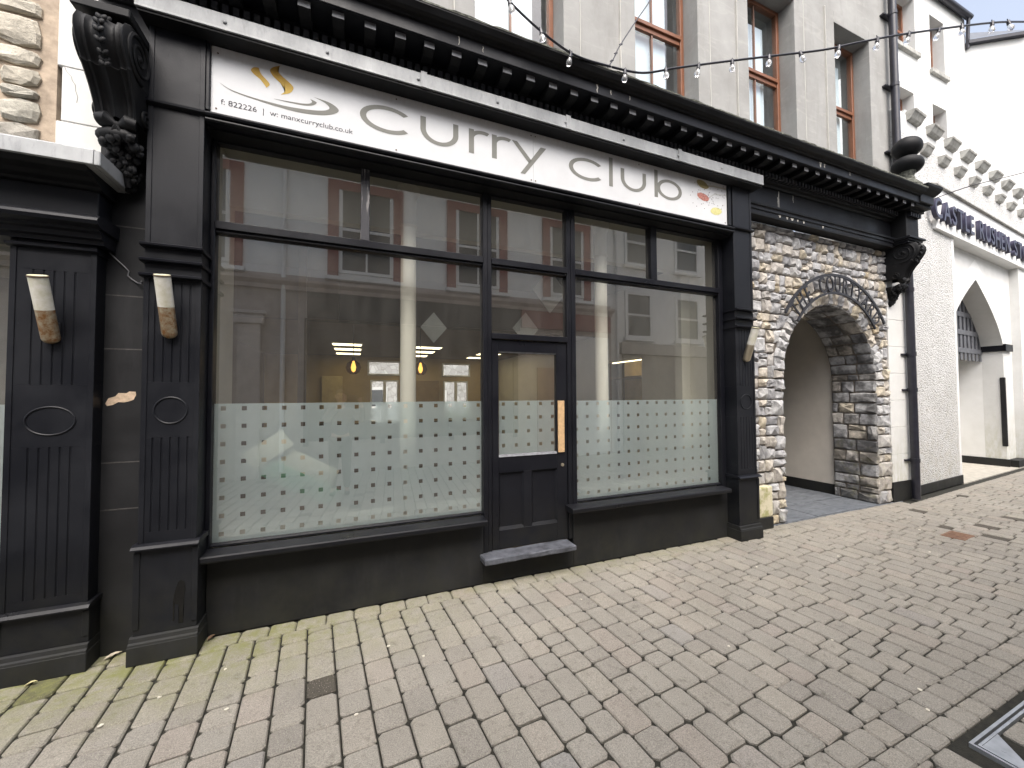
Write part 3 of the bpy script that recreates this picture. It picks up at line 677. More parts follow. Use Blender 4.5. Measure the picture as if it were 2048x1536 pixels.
def closed(pts, m, name):
    bm = nb(); sm = []; n = len(pts)
    for i in range(n):
        p0, p1, p2, p3 = pts[i-1], pts[i], pts[(i+1) % n], pts[(i+2) % n]
        sharp = len(p1) > 2
        for k in range(5):
            u = k/5
            if len(p1) > 2 and len(p2) > 2: x = p1[0]+(p2[0]-p1[0])*u; z = p1[1]+(p2[1]-p1[1])*u
            else:
                a0 = p1 if len(p1) > 2 else p0; a3 = p2 if len(p2) > 2 else p3
                def cr(a, b, c, d): return 0.5*((2*b)+(-a+c)*u+(2*a-5*b+4*c-d)*u*u+(-a+3*b-3*c+d)*u**3)
                x = cr(a0[0], p1[0], p2[0], a3[0]); z = cr(a0[1], p1[1], p2[1], a3[1])
            sm.append((x, z))
    f = bm.faces.new([bm.verts.new((x, YS, z)) for x, z in sm]); bmesh.ops.triangulate(bm, faces=[f])
    return part(name, solid(bm), m, sg)
closed([(-0.657, 4.034, 1), (-0.686, 4.028), (-0.704, 4.003), (-0.685, 3.977), (-0.644, 3.948), (-0.607, 3.900, 1), (-0.587, 3.929), (-0.601, 3.953), (-0.640, 3.992)], MAT['gold'], 'steam_wisp')
closed([(-0.520, 4.092, 1), (-0.563, 4.070), (-0.586, 4.037), (-0.567, 3.999), (-0.520, 3.961), (-0.487, 3.918), (-0.517, 3.876, 1), (-0.458, 3.905), (-0.435, 3.950), (-0.464, 3.984), (-0.511, 4.018), (-0.540, 4.055)], MAT['gold'], 'steam_wisp')
def ribbon(outer, inner, m, name):
    bm = nb(); o = [p for p in catm2(outer)]; i_ = [p for p in catm2(inner)]
    vo = [bm.verts.new((x, YS, z)) for x, z in o]; vi = [bm.verts.new((x, YS, z)) for x, z in i_]
    for k in range(len(vo)-1): bm.faces.new((vo[k], vo[k+1], vi[k+1], vi[k]))
    return part(name, solid(bm), m, sg)
def catm2(P, n=6):
    out = []
    for i in range(len(P)-1):
        a, b, c_, d_ = P[max(i-1, 0)], P[i], P[i+1], P[min(i+2, len(P)-1)]
        for k in range(n):
            u = k/n; out.append(tuple(0.5*((2*b[q])+(c_[q]-a[q])*u+(2*a[q]-5*b[q]+4*c_[q]-d_[q])*u*u+(3*b[q]-a[q]-3*c_[q]+d_[q])*u**3) for q in (0, 1)))
    out.append(P[-1]); return out
ribbon([(-0.886, 3.852), (-0.815, 3.815), (-0.683, 3.794), (-0.499, 3.777), (-0.356, 3.778), (-0.208, 3.806), (-0.127, 3.859), (-0.183, 3.905), (-0.306, 3.9205)], [(-0.886, 3.853), (-0.815, 3.822), (-0.683, 3.805), (-0.500, 3.799), (-0.356, 3.810), (-0.240, 3.832), (-0.193, 3.862), (-0.224, 3.896), (-0.305, 3.9210)], LG, 'saucer_curve')
ribbon([(-0.560, 3.8315), (-0.453, 3.8315), (-0.366, 3.837), (-0.306, 3.855), (-0.280, 3.884), (-0.325, 3.8985)], [(-0.560, 3.8325), (-0.453, 3.8415), (-0.381, 3.849), (-0.334, 3.860), (-0.312, 3.878), (-0.325, 3.8990)], LG, 'bowl_curve')
# printed spoons of spice at the right end
def blob(cx, cz, rx, rz, ang, n=22, wob=0.06, seed=1, y=YS):
    rg = random.Random(seed); bm = nb(); c_, s_ = math.cos(R(ang)), math.sin(R(ang)); v = []
    for k in range(n):
        a = 2*math.pi*k/n; w = 1+rg.uniform(-wob, wob); x, z = rx*w*math.cos(a), rz*w*math.sin(a)
        v.append(bm.verts.new((cx+x*c_-z*s_, y, cz+x*s_+z*c_)))
    bm.faces.new(v); return solid(bm)
def speck(name, lo, hi, sc=90):
    t = NT(name); return t.fin(t.ramp(t.noise(sc, 3, 0.7), [(0.35, lo), (0.65, hi)]), 0.5)
hand = plain('printed_spoon_grey', (0.50, 0.50, 0.47), 0.4)
for cx, cz, ang, lo, hi, hx, hz, sd_, col in ((3.645, 4.045, -14, (0.20, 0.16, 0.05), (0.34, 0.27, 0.11), 4.012, 4.060, 2, (0.42, 0.38, 0.30)), (3.651, 3.902, -8, (0.28, 0.07, 0.05), (0.55, 0.26, 0.20), 4.012, 3.985, 3, (0.5, 0.5, 0.48)), (3.850, 3.772, 10, (0.55, 0.50, 0.16), (0.72, 0.70, 0.36), 3.985, 3.870, 4, (0.55, 0.56, 0.53))):
    bm = nb(); x0 = cx+0.07
    pts = [(x0, cz-0.004), (x0+(hx-x0)*0.35, cz+(hz-cz)*0.75), (hx, hz)]
    o, i = [], []
    for x, z in pts: o.append(bm.verts.new((x, YS, z+0.008))); i.append(bm.verts.new((x, YS, z-0.008)))
    for k in range(2): bm.faces.new((i[k], i[k+1], o[k+1], o[k]))
    sp = part('spoon', solid(bm), plain('spoon_print', col, 0.4), sg)
    part('spice', blob(cx, cz, 0.092, 0.042, ang, 22, 0.05, sd_, YS-0.0004), speck('spice_print', lo, hi), sp)
rg = random.Random(9); bm = nb()
for k in range(58):
    x = rg.gauss(3.72, 0.16); z = rg.gauss(3.92, 0.10)
    if not (3.42 < x < 4.01 and 3.66 < z < 4.09): continue
    v = [bm.verts.new((x+0.0075*math.cos(a*1.047)*rg.uniform(.6, 1), YS-0.0006, z+0.0075*math.sin(a*1.047)*rg.uniform(.6, 1))) for a in range(6)]; bm.faces.new(v)
part('peppercorn_print', solid(bm), plain('peppercorn_print', (0.13, 0.10, 0.10), 0.5), sg)
bm = nb()
for x, z in ((-0.90, 4.06), (-0.905, 3.665), (0.30, 4.075), (0.30, 3.655), (1.505, 4.075), (1.548, 4.075), (1.505, 3.655), (1.548, 3.655), (2.75, 4.075), (2.75, 3.655), (3.99, 3.66), (3.97, 4.08)): tube(bm, [(x, -0.1775, z), (x, -0.1745, z)], 0.006, 8)
part('screw', bm, MAT['screw'], sg)

# ------------------------------------------------------------------ the building over the shop
bd = thing('shop_building', 'grey cement-rendered building with black dentil cornice over the white sign', 'building', (3.4, 0.12, 0))
BS = MAT['black_soot']
CXA, CXB = -1.56, 7.56       # run of the cornice
YW = 0.12
# frieze and architrave
part('frieze', box(CXA, CXB, -0.12, 0.10, 3.99, 4.26), BK, bd)
bm = nb(); prism_x(bm, [(-0.121, 3.895), (-0.15, 3.895), (-0.152, 3.93), (-0.165, 3.935), (-0.168, 3.972), (-0.185, 3.978), (-0.190, 4.000), (-0.150, 4.012), (-0.121, 4.014)], 4.40, CXB); part('architrave', bm, BK, bd)
part('architrave_soffit', box(4.40, CXB, -0.150, 0.0, 3.872, 3.8945), BS, bd)
bm = nb(); prism_x(bm, [(-0.121, 4.2605), (-0.135, 4.262), (-0.150, 4.285), (-0.185, 4.296), (-0.19, 4.312), (0.10, 4.312), (0.10, 4.2605)], CXA, CXB); part('bed_mould', bm, BS, bd)
bm = nb(); prism_x(bm, [(-0.19, 4.3125), (-0.19, 4.405), (-0.21, 4.415), (-0.21, 4.4255), (0.10, 4.4255), (0.10, 4.3125)], CXA, CXB); part('dentil_course', bm, BS, bd)
dm = None; x = CXA+0.03; k = 0
while x < CXB-0.02:
    if dm is None: o = part('dentil', box(x-0.0185, x+0.0185, -0.238, -0.191, 4.318, 4.372), plain('dentil_paint', (0.03, 0.031, 0.036), 0.6, 0.4, 9), bd); dm = o; xd = x
    else: copy_part(dm, bd, (x-xd, 0, 0))
    x += 0.0622
bm = nb(); prism_x(bm, [(-0.435, 4.426), (-0.445, 4.423), (-0.452, 4.430), (-0.452, 4.520), (-0.10, 4.520), (-0.10, 4.426)], CXA, CXB+0.02); part('corona', bm, BK, bd)
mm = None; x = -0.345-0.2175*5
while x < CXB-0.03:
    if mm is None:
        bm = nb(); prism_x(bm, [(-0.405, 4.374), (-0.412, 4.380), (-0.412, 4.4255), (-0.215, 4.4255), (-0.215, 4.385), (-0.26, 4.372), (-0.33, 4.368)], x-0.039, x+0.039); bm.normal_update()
        for f in bm.faces: f.material_index = 1 if f.normal.y < -0.75 else 0  # fronts coloured pale as if lit by the sky, other faces kept dark
        mm = part('modillion', bm, BS, bd); mm.data.materials.append(plain('modillion_lit_face', (0.20, 0.205, 0.215), 0.7, 0.35, 9)); xm = x
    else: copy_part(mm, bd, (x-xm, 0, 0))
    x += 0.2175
bm = nb(); prism_x(bm, [(-0.452, 4.5205), (-0.470, 4.523), (-0.478, 4.535), (-0.500, 4.540), (-0.520, 4.552), (-0.536, 4.574), (-0.545, 4.586), (-0.545, 4.604), (-0.20, 4.632), (0.119, 4.660), (0.119, 4.5205)], CXA, CXB+0.02); part('cyma', bm, BS, bd)
# weathered, mossy top edge of the cornice, a little uneven
t = NT('mossy_lead_edge'); n = t.noise(26, 5, 0.75); MAT['mossedge'] = t.fin(t.ramp(n, [(0.35, (0.035, 0.036, 0.034)), (0.55, (0.13, 0.135, 0.11)), (0.75, (0.25, 0.25, 0.22))]), 0.95, t.bump(n, 0.8, 0.02))
bm = nb(); rg = random.Random(3); N = 150; top = []
for i in range(N+1):
    x = CXA + (CXB+0.02-CXA)*i/N; dz = rg.uniform(-0.004, 0.008); top.append([bm.verts.new(p) for p in ((x, -0.549+rg.uniform(-0.003, 0.003), 4.598), (x, -0.548+rg.uniform(-0.004, 0.004), 4.612+dz), (x, -0.40, 4.632+dz*0.5))])
for a, b in zip(top, top[1:]):
    for k in (0, 1): bm.faces.new((a[k], b[k], b[k+1], a[k+1]))
part('cornice_edge', bm, MAT['mossedge'], bd)
# end block on the right with its own little entablature
BX0, BX1 = 7.565, 7.90
eb = part('end_block', box(BX0, BX1, -0.30, 0.10, 3.99, 4.36, 0.004), BS, bd)
bm = nb()
for (y, za, zb_, g) in ((-0.335, 3.93, 3.989, 0.03), (-0.36, 3.955, 3.985, 0.055)): bx(bm, BX0-g, BX1+g, y, 0.10, za, zb_, 0.004)
bx(bm, BX0-0.01, BX1+0.01, -0.315, 0.10, 3.90, 3.929, 0.003)
part('block_moulding', bm, BK, eb)
bm = nb(); bx(bm, BX0-0.02, BX1+0.03, -0.36, 0.10, 4.361, 4.40, 0.004); bx(bm, BX0-0.04, BX1+0.06, -0.43, 0.10, 4.401, 4.44, 0.004); part('block_cornice', bm, BS, eb)
bm = nb(); bx(bm, BX0+0.0, BX1+0.03, -0.47, 0.10, 4.441, 4.56, 0.004); part('block_corona', bm, BK, eb)
bm = nb(); prof = [(-0.47, 4.561), (-0.50, 4.575), (-0.535, 4.60), (-0.56, 4.635), (-0.565, 4.665), (-0.20, 4.70), (0.10, 4.70), (0.10, 4.561)]
prism_x(bm, prof, BX0-0.02, BX1+0.05); part('block_cyma', bm, BS, eb)
for k in range(5): part('dentil', box(BX0+0.03+0.062*k, BX0+0.067+0.062*k, -0.345, -0.301, 4.29, 4.345), BK, eb)
# finial: two stacked egg shapes on a small neck
FX, FY = 7.70, -0.28
bm = nb(); lathe(bm, [(0.16, 4.700), (0.16, 4.76), (0.13, 4.80), (0.085, 4.86), (0.07, 4.92), (0.10, 4.985)], FX, FY, 18)
part('finial_neck', bm, MAT['mossedge'], bd, True)
rotf = Matrix.Rotation(R(16), 3, 'Y')
bm = nb(); ball(bm, (FX, FY, 5.09), 0.1, 22, 14, (1.85, 1.85, 1.28), rotf); part('finial_egg', bm, BS, bd, True)
bm = nb(); ball(bm, (FX, FY, 5.36), 0.1, 22, 14, (1.78, 1.78, 1.50), rotf); part('finial_egg', bm, BS, bd, True)

# scrolled consoles
def console_parts():
    out = []
    # body: S-curved front between X=0 and 0.233, drawn in local coordinates, wall at y=0
    W_ = 0.233
    prof = [(-0.30, 3.915), (-0.37, 3.905), (-0.415, 3.875), (-0.438, 3.83), (-0.440, 3.785), (-0.425, 3.735), (-0.395, 3.685), (-0.372, 3.655), (-0.366, 3.640), (-0.372, 3.632), (-0.358, 3.62), (-0.325, 3.575), (-0.296, 3.53), (-0.272, 3.48), (-0.256, 3.43), (-0.25, 3.395)]
    nx = 25; bm = nb(); grid = []
    for i, (y, z) in enumerate(prof):
        taper = 1.0 if z > 3.64 else 1.0 - (3.64-z)*0.55
        rowv = []
        for j in range(nx):
            u = j/(nx-1); x = W_/2 + (u-0.5)*W_*taper
            e = abs(u-0.5)*2
            rid = 0.020*max(0, 1-abs(e-0.92)/0.13) + 0.012*max(0, 1-abs(e-0.62)/0.12) - 0.018*max(0, 1-abs(e-0.38)/0.22) + 0.020*max(0, 1-e/0.16)
            if z > 3.66: rid += 0.010*max(0, 1-e/0.2)*math.sin(i*2.4 + u*26)
            rowv.append(bm.verts.new((x, y-rid, z)))
        grid.append(rowv)
    for a, b in zip(grid, grid[1:]):
        for j in range(nx-1): bm.faces.new((a[j], a[j+1], b[j+1], b[j]))
    for j in (0, nx-1):
        back = [bm.verts.new((g[j].co.x, 0.0, g[j].co.z)) for g in grid]
        for i in range(len(grid)-1):
            q = (grid[i][j], grid[i+1][j], back[i+1], back[i]); bm.faces.new(q if j == 0 else q[::-1])
    bmesh.ops.recalc_face_normals(bm, faces=bm.faces[:]); out.append(('console_body', bm, True))
    # spiral volute on each cheek
    bm = nb()
    for sx, d in ((-0.002, -1), (W_+0.002, 1)):
        pts = []
        for k in range(64):
            a = R(100 - 14*k); r = 0.148*(1-k/70)
            pts.append((sx, -0.285 + r*math.cos(a)*-1 if False else -0.285 - r*math.sin(a+1.57), 3.775 + r*math.cos(a+1.57)))
        tube(bm, pts, [0.013*(1-0.5*k/64) for k in range(64)], 6)
        ball(bm, (sx, -0.285, 3.775), 0.022, 8, 6, (0.6, 1, 1))
        pts = [(sx, -0.19 - 0.05*math.sin(R(20*k))*(1-k/40), 3.445 + 0.05*math.cos(R(20*k))*(1-k/40)) for k in range(36)]
        tube(bm, pts, 0.008, 6)
    out.append(('volute', bm, True))
    # acanthus spine down the roll
    bm = nb()
    for k in range(9):
        y, z = prof[min(len(prof)-1, 1+k)]
        for s in (-1, 1): ball(bm, (W_/2 + s*0.012, y-0.016, z), 0.02, 8, 6, (0.7, 0.45, 1.0), Matrix.Rotation(R(35*s), 3, 'Y'))
    out.append(('acanthus_spine', bm, True))
    # lower roll and the hanging cluster of leaves and fruit
    bm = nb(); tube(bm, [(0.028, -0.235, 3.375), (0.060, -0.245, 3.378), (0.10, -0.225, 3.36), (0.133, -0.225, 3.36), (0.173, -0.245, 3.378), (0.205, -0.235, 3.375)], [0.040, 0.046, 0.030, 0.030, 0.046, 0.040], 12)
    tube(bm, [(0.035, -0.215, 3.30), (0.075, -0.225, 3.305), (0.158, -0.225, 3.305), (0.198, -0.215, 3.30)], [0.032, 0.038, 0.038, 0.032], 10); out.append(('lower_roll', bm, True))
    bm = nb(); rg = random.Random(21)
    lathe(bm, [(0.085, 3.31), (0.085, 3.27), (0.06, 3.17), (0.015, 3.03)], W_/2, -0.09, 10)
    for k in range(120):
        v = rg.random(); z = 3.30 - 0.27*v; hw = 0.095*(1-v)**0.8 + 0.012; x = W_/2 + rg.uniform(-hw, hw); y = -0.02 - (0.19*(1-v)+0.05)*(0.45+0.55*rg.random())
        r = rg.uniform(0.016, 0.03)*(1-0.35*v); ball(bm, (x, y, z), r, 7, 5, (1, 0.8, rg.uniform(0.9, 1.7)), Matrix.Rotation(rg.uniform(-0.8, 0.8), 3, 'Y'))
    for s in (-1, 1): tube(bm, [(W_/2, -0.255, 3.345), (W_/2+s*0.03, -0.25, 3.29), (W_/2+s*0.055, -0.225, 3.255)], [0.012, 0.010, 0.006], 6)
    out.append(('leaf_cluster', bm, True)); return out
cons = thing('console_bracket', 'large black scrolled console bracket beside the white quoin at top left', 'bracket', (-1.497, -0.035, 0), 0, 'scrolled console brackets')
cps = [part(n_, b_, BS, cons, s_, local=True) for n_, b_, s_ in console_parts()]
cons2 = thing('console_bracket', 'black scrolled console bracket above the downpipe, right of the stone wall', 'bracket', (7.615, 0.055, 0), 0, 'scrolled console brackets')
for o in cps: copy_part(o, cons2, (0, 0, 0))
# block over the left console
part('console_head', box(-1.535, -1.265, -0.44, 0.0, 3.935, 3.989, 0.006), BS, bd)
# black-painted party pier under the left console
pp = thing('party_pier', 'flat black painted masonry strip with a peeled plaster patch between two pilasters', 'pier', (-1.40, -0.05, 0))
bm = nb(); bx(bm, -1.56, -1.266, -0.05, 0.10, 0, 3.98); part('face', bm, MAT['black_wall'], pp)
bm = nb()
for z in (0.93, 1.235, 1.98, 2.335, 2.80): bx(bm, -1.555, -1.29, -0.0512, -0.04, z-0.004, z+0.004)
part('joint', bm, plain('filled_joint', (0.055, 0.052, 0.05), 0.8, 0.5, 30), pp)
rg = random.Random(14); pts = [(-1.505, 1.62), (-1.49, 1.655), (-1.455, 1.668), (-1.44, 1.69), (-1.40, 1.688), (-1.385, 1.70), (-1.352, 1.698), (-1.350, 1.675), (-1.362, 1.645), (-1.385, 1.635), (-1.41, 1.628), (-1.44, 1.630), (-1.465, 1.612), (-1.495, 1.605)]
bm = nb(); f = poly_y(bm, pts, -0.0514); bmesh.ops.recalc_face_normals(bm, faces=bm.faces[:]); [f.normal_flip() for f in bm.faces if f.normal.y > 0]; part('peeled_patch', bm, plain('bare_plaster', (0.55, 0.42, 0.30), 0.95, 0.25, 40, 0.5), pp, label='patch of bare pinkish plaster where the paint has peeled')
cab = nb(); tube(cab, [(-1.525, -0.056, 2.645), (-1.49, -0.058, 2.60), (-1.42, -0.056, 2.525), (-1.40, -0.058, 2.50), (-1.405, -0.056, 2.47), (-1.385, -0.056, 2.45), (-1.35, -0.060, 2.425), (-1.31, -0.10, 2.415), (-1.285, -0.18, 2.412)], 0.0045, 6)
solo('lamp_cable', cab, plain('grey_cable', (0.11, 0.11, 0.12), 0.5), 'thin cable looping across the black pier towards the wall light', 'cable', smooth=True)

# upper wall with openings
WIN = [(-0.82, 0.145), (1.05, 2.02), (2.96, 3.925), (4.827, 5.787), (6.712, 7.625)]
ZT, ZB = 7.31, 4.70; WX0, WX1 = -1.55, 8.34
bm = nb(); edges = [WX0] + [e for w in WIN for e in w] + [WX1]
for a, b in zip(edges[0::2], edges[1::2]): bx(bm, a, b, YW, YW+0.38, 4.40, ZT)
bx(bm, WX0, WX1, YW, YW+0.38, ZT, 10.5)
for a, b in WIN: bx(bm, a, b, YW, YW+0.38, 4.40, ZB)
bmesh.ops.remove_doubles(bm, verts=bm.verts[:], dist=0.0001)
uw = part('upper_wall', bm, MAT['cement'], bd)
bm = nb()
for a, b in WIN:       # raised plain margins round each opening
    bx(bm, a-0.20, a-0.0005, YW-0.022, YW+0.02, 4.662, ZT+0.18, 0.004); bx(bm, b+0.0005, b+0.20, YW-0.022, YW+0.02, 4.662, ZT+0.18, 0.004); bx(bm, a, b, YW-0.022, YW+0.02, ZT+0.0005, ZT+0.18, 0.004)
part('window_margin', bm, MAT['cement'], bd)
bm = nb()
for (a, b), (c_, d_) in zip(WIN, WIN[1:]):
    for x in (b+0.2005, c_-0.2005-0.008): bx(bm, x, x+0.008, YW-0.0225, YW+0.01, 4.663, ZT+0.18)
part('margin_arris', bm, MAT['cement_pale'], bd)
YF = YW+0.20
for a, b in WIN:
    wnd = bpy.data.objects.new('window', None)
    bm = nb(); w = 0.055
    bx(bm, a+0.001, a+w, YF, YF+0.07, ZB, ZT-0.001, 0.004); bx(bm, b-w, b-0.001, YF, YF+0.07, ZB, ZT-0.001, 0.004); bx(bm, a+w, b-w, YF, YF+0.07, ZT-w, ZT-0.001, 0.004); bx(bm, a+w, b-w, YF, YF+0.07, ZB, ZB+0.07, 0.004)
    wd = part('window', bm, MAT['brown'], bd)
    bm = nb(); bx(bm, a+w, b-w, YF-0.012, YF+0.05, 6.225, 6.275, 0.004); bx(bm, a+w, b-w, YF+0.012, YF+0.05, 6.165, 6.224, 0.004); part('meeting_rail', bm, MAT['brown'], wd)
    bm = nb(); xc = (a+b)/2 - 0.02
    bx(bm, xc-0.011, xc+0.011, YF+0.02, YF+0.05, 6.276, ZT-w); bx(bm, xc-0.011, xc+0.011, YF+0.02, YF+0.05, ZB+0.07, 6.164); part('glazing_bar', bm, plain('glazing_bar_brown', (0.20, 0.11, 0.075), 0.5), wd)
    for za, zb_, yy in ((6.276, ZT-w, YF+0.030), (ZB+0.07, 6.164, YF+0.042)):
        bm = nb(); bx(bm, a+w-0.004, b-w+0.004, yy, yy+0.004, za-0.004, zb_+0.004); front_only(bm); part('pane', bm, MAT['glass_up'], wd)
    bm = nb(); bx(bm, a+w, b-w-0.16, YF+0.10, YF+0.115, ZB, ZT-0.25, 0.004); part('sky_reflection_blind', bm, plain('sky_white_blind', (0.82, 0.86, 0.88), 0.9, 0.03), wd)  # blind panel whose blue-white colour also stands in for reflected bright sky
bm = nb(); bx(bm, WX0+0.1, WX1-0.1, YW+1.6, YW+1.65, 4.4, 7.6); bx(bm, WX0+0.1, WX1-0.1, YW+0.40, YW+1.59, 7.45, 7.6); part('upstairs_room', bm, plain('upstairs_wall', (0.42, 0.44, 0.45), 0.9), bd)

# stained top of frieze: pale drips of bird lime running off the modillions
bm = nb(); rg = random.Random(8)
def drip(x, y, z0, z1, w):
    n = 6; l = []
    for k in range(n+1):
        z = z0+(z1-z0)*k/n; ww = w*(1-0.6*k/n)*rg.uniform(0.7, 1.2); xx = x+rg.uniform(-0.004, 0.004); l.append((bm.verts.new((xx-ww, y, z)), bm.verts.new((xx+ww, y, z))))
    for a, b in zip(l, l[1:]): bm.faces.new((b[0], b[1], a[1], a[0]))
for x, z0, z1, w in ((5.02, 4.26, 4.02, 0.012), (5.00, 4.18, 4.05, 0.007), (5.30, 4.255, 4.16, 0.008)): drip(x, -0.1207, z0, z1, w)
for x, z0, z1, w in ((0.75, 4.515, 4.445, 0.005), (0.95, 4.50, 4.45, 0.004), (2.05, 4.516, 4.44, 0.010), (2.20, 4.505, 4.46, 0.008), (2.42, 4.51, 4.47, 0.006), (5.3, 4.515, 4.45, 0.02), (5.38, 4.51, 4.46, 0.014), (5.9, 4.515, 4.47, 0.012)): drip(x, -0.4525, z0, z1, w)
for x, w in ((5.12, 0.02), (5.22, 0.03), (5.33, 0.014), (5.45, 0.02), (4.98, 0.02), (5.85, 0.02)): drip(x, -0.1537, 3.93, 3.897, w)
part('bird_lime', bm, plain('bird_lime', (0.50, 0.48, 0.43), 0.95, 0.2, 40), bd)

# wall lights
def lamp(label, x, yw, z0):
    o = thing('wall_light', label, 'wall light', (x, yw, z0), 0, 'tubular wall lights on the pilasters')
    a = Vector((x, yw-0.012, z0)); b = Vector((x, yw-0.150, z0+0.395)); d = (b-a).normalized()
    def seg(name, t0, t1, r, m, cap=None, n=20):
        bm = nb()
        if cap:
            pts = []; rad = []
            for k in range(5): an = R(90*k/4); pts.append(a+d*(t0+0.034*(1-math.cos(an)))); rad.append(max(0.004, r*math.sin(an)))
            pts.append(a+d*t1); rad.append(r); tube(bm, pts, rad, n)
        else: tube(bm, [a+d*t0, a+d*t1], r, n)
        return part(name, bm, m, o, True)
    seg('tube', 0.0, 0.205, 0.041, MAT['rust_steel'] if x < 3 else MAT['steel'], True)
    seg('shade', 0.2055, 0.392, 0.0415, MAT['opal']); seg('rim', 0.3925, 0.400, 0.044, MAT['screw']); seg('diffuser', 0.4005, 0.404, 0.041, plain('lamp_top_glass', (0.75, 0.72, 0.50), 0.4))
    bm = nb(); tube(bm, [(x, yw-0.002, z0+0.08), (x, yw-0.04, z0+0.08)], 0.022, 12); bx(bm, x-0.03, x+0.03, yw-0.008, yw, z0+0.04, z0+0.13, 0.002); part('bracket', bm, MAT['iron'], o)
lamp('rust-streaked tubular wall light on the left pilaster of the main shopfront', -1.119, -0.20, 2.045)
lamp('tarnished tubular wall light on the leftmost pilaster, beside the picture edge', -1.708, -0.15, 1.990)
lamp('clean tubular wall light on the right-hand pilaster, near the stone wall', 4.228, -0.20, 2.040)

# ------------------------------------------------------------------ neighbouring shop on the left
ns = thing('neighbour_shopfront', 'black neighbouring shopfront cut off by the left picture edge', 'shopfront', (-2.3, -0.05, 0))
pilaster(ns, 'pilaster', -1.905, -1.518, -0.15, 0.04, 0.165, 2.615, (), 2.58, [-1.905+0.10+0.047*k for k in range(5)], lo=(0.46, 1.36), hi=(1.74, 2.44), oz=1.52, zb=0.375, foot=0.02)
bm = nb(); prism_x(bm, [(-0.151, 2.6155), (-0.18, 2.617), (-0.185, 2.64), (-0.21, 2.648), (-0.215, 2.675), (-0.24, 2.684), (-0.245, 2.70), (0.0, 2.70), (0.0, 2.6155)], -3.6, -1.47); part('capital_moulding', bm, BG, ns)
bm = nb(); prism_x(bm, [(-0.25, 2.7005), (-0.285, 2.715), (-0.295, 2.735), (-0.29, 2.752), (-0.275, 2.756), (-0.275, 2.764), (-0.265, 2.772), (-0.20, 2.785), (0.0, 2.785), (0.0, 2.7005)], -3.6, -1.455); part('lower_cornice', bm, BG, ns)
part('fascia', box(-3.6, -1.495, -0.20, 0.0, 2.7855, 2.945, 0.003), BK, ns)
bm = nb(); prism_x(bm, [(-0.2, 2.9455), (-0.225, 2.95), (-0.235, 2.965), (-0.275, 2.975), (-0.30, 2.99), (-0.36, 3.000), (-0.39, 3.024), (0.0, 3.024), (0.0, 2.9455)], -3.6, -1.47); part('cornice', bm, BS, ns)
bm = nb(); prism_x(bm, [(-0.395, 3.0245), (-0.402, 3.030), (-0.398, 3.112), (-0.390, 3.122), (-0.05, 3.160), (0.03, 3.30), (0.03, 3.0245)], -3.6, -1.432); part('lead_capping', bm, MAT['lead'], ns)
bm = nb(); bx(bm, -1.4315, -1.40, -0.398, -0.052, 3.026, 3.112, 0.004); part('lead_return', bm, MAT['lead'], ns)
part('stall_riser', box(-3.6, -1.91, -0.05, 0.06, 0, 0.555), MAT['black_wall'], ns); part('sill', box(-3.6, -1.908, -0.15, 0.02, 0.5555, 0.60, 0.006), BG, ns)
bm = nb(); bx(bm, -3.6, -1.92, -0.003, 0.003, 0.601, 2.60); front_only(bm); np_ = part('pane', bm, GLS, ns)
film(np_, -3.55, -1.925, 0.602, 1.62, -3.48, 1.59, 12, 8)
bm = nb(); bx(bm, -1.935, -1.906, -0.04, 0.03, 0.601, 2.615, 0.004); part('jamb', bm, BG, ns)
bm = nb(); bx(bm, -3.6, -1.60, 1.8, 1.85, 0, 3.0); bx(bm, -3.6, -1.60, 0.061, 1.79, 2.8, 2.9); bx(bm, -3.6, -1.60, 0.061, 1.79, 0, 0.05); bx(bm, -1.62, -1.60, 0.061, 1.79, 0.06, 2.79); part('inside', bm, plain('neighbour_interior', (0.30, 0.28, 0.23), 0.9), ns)
# white quoin strip and rubble wall above the neighbour
wq = thing('white_quoin_strip', 'white painted quoin strip left of the big console bracket', 'quoin', (-1.69, 0.05, 3.2))
zz = [3.19, 3.49, 3.86, 4.33, 4.75, 5.2, 5.7]; rg = random.Random(4)
for i, (a, b) in enumerate(zip(zz, zz[1:])): part('quoin', box(-1.835 + (0.022 if i % 2 else -0.002), -1.565, 0.05, 0.20, a+0.001, b-0.001, 0.006), MAT['white'], wq)
bm = nb(); rg = random.Random(6); y = 0.0492
def crack(bm, pts, w, y):
    l = [(bm.verts.new((x-w*rg.uniform(.4, 1), y, z)), bm.verts.new((x+w*rg.uniform(.4, 1), y, z))) for x, z in pts]
    for a, b in zip(l, l[1:]): bm.faces.new((b[0], b[1], a[1], a[0]))
crack(bm, [(-1.80, 3.86), (-1.79, 3.83), (-1.765, 3.80), (-1.76, 3.775), (-1.745, 3.75), (-1.742, 3.71), (-1.73, 3.67), (-1.735, 3.63)], 0.0022, y)
part('crack', bm, plain('crack_shadow', (0.25, 0.24, 0.22), 0.95), wq)

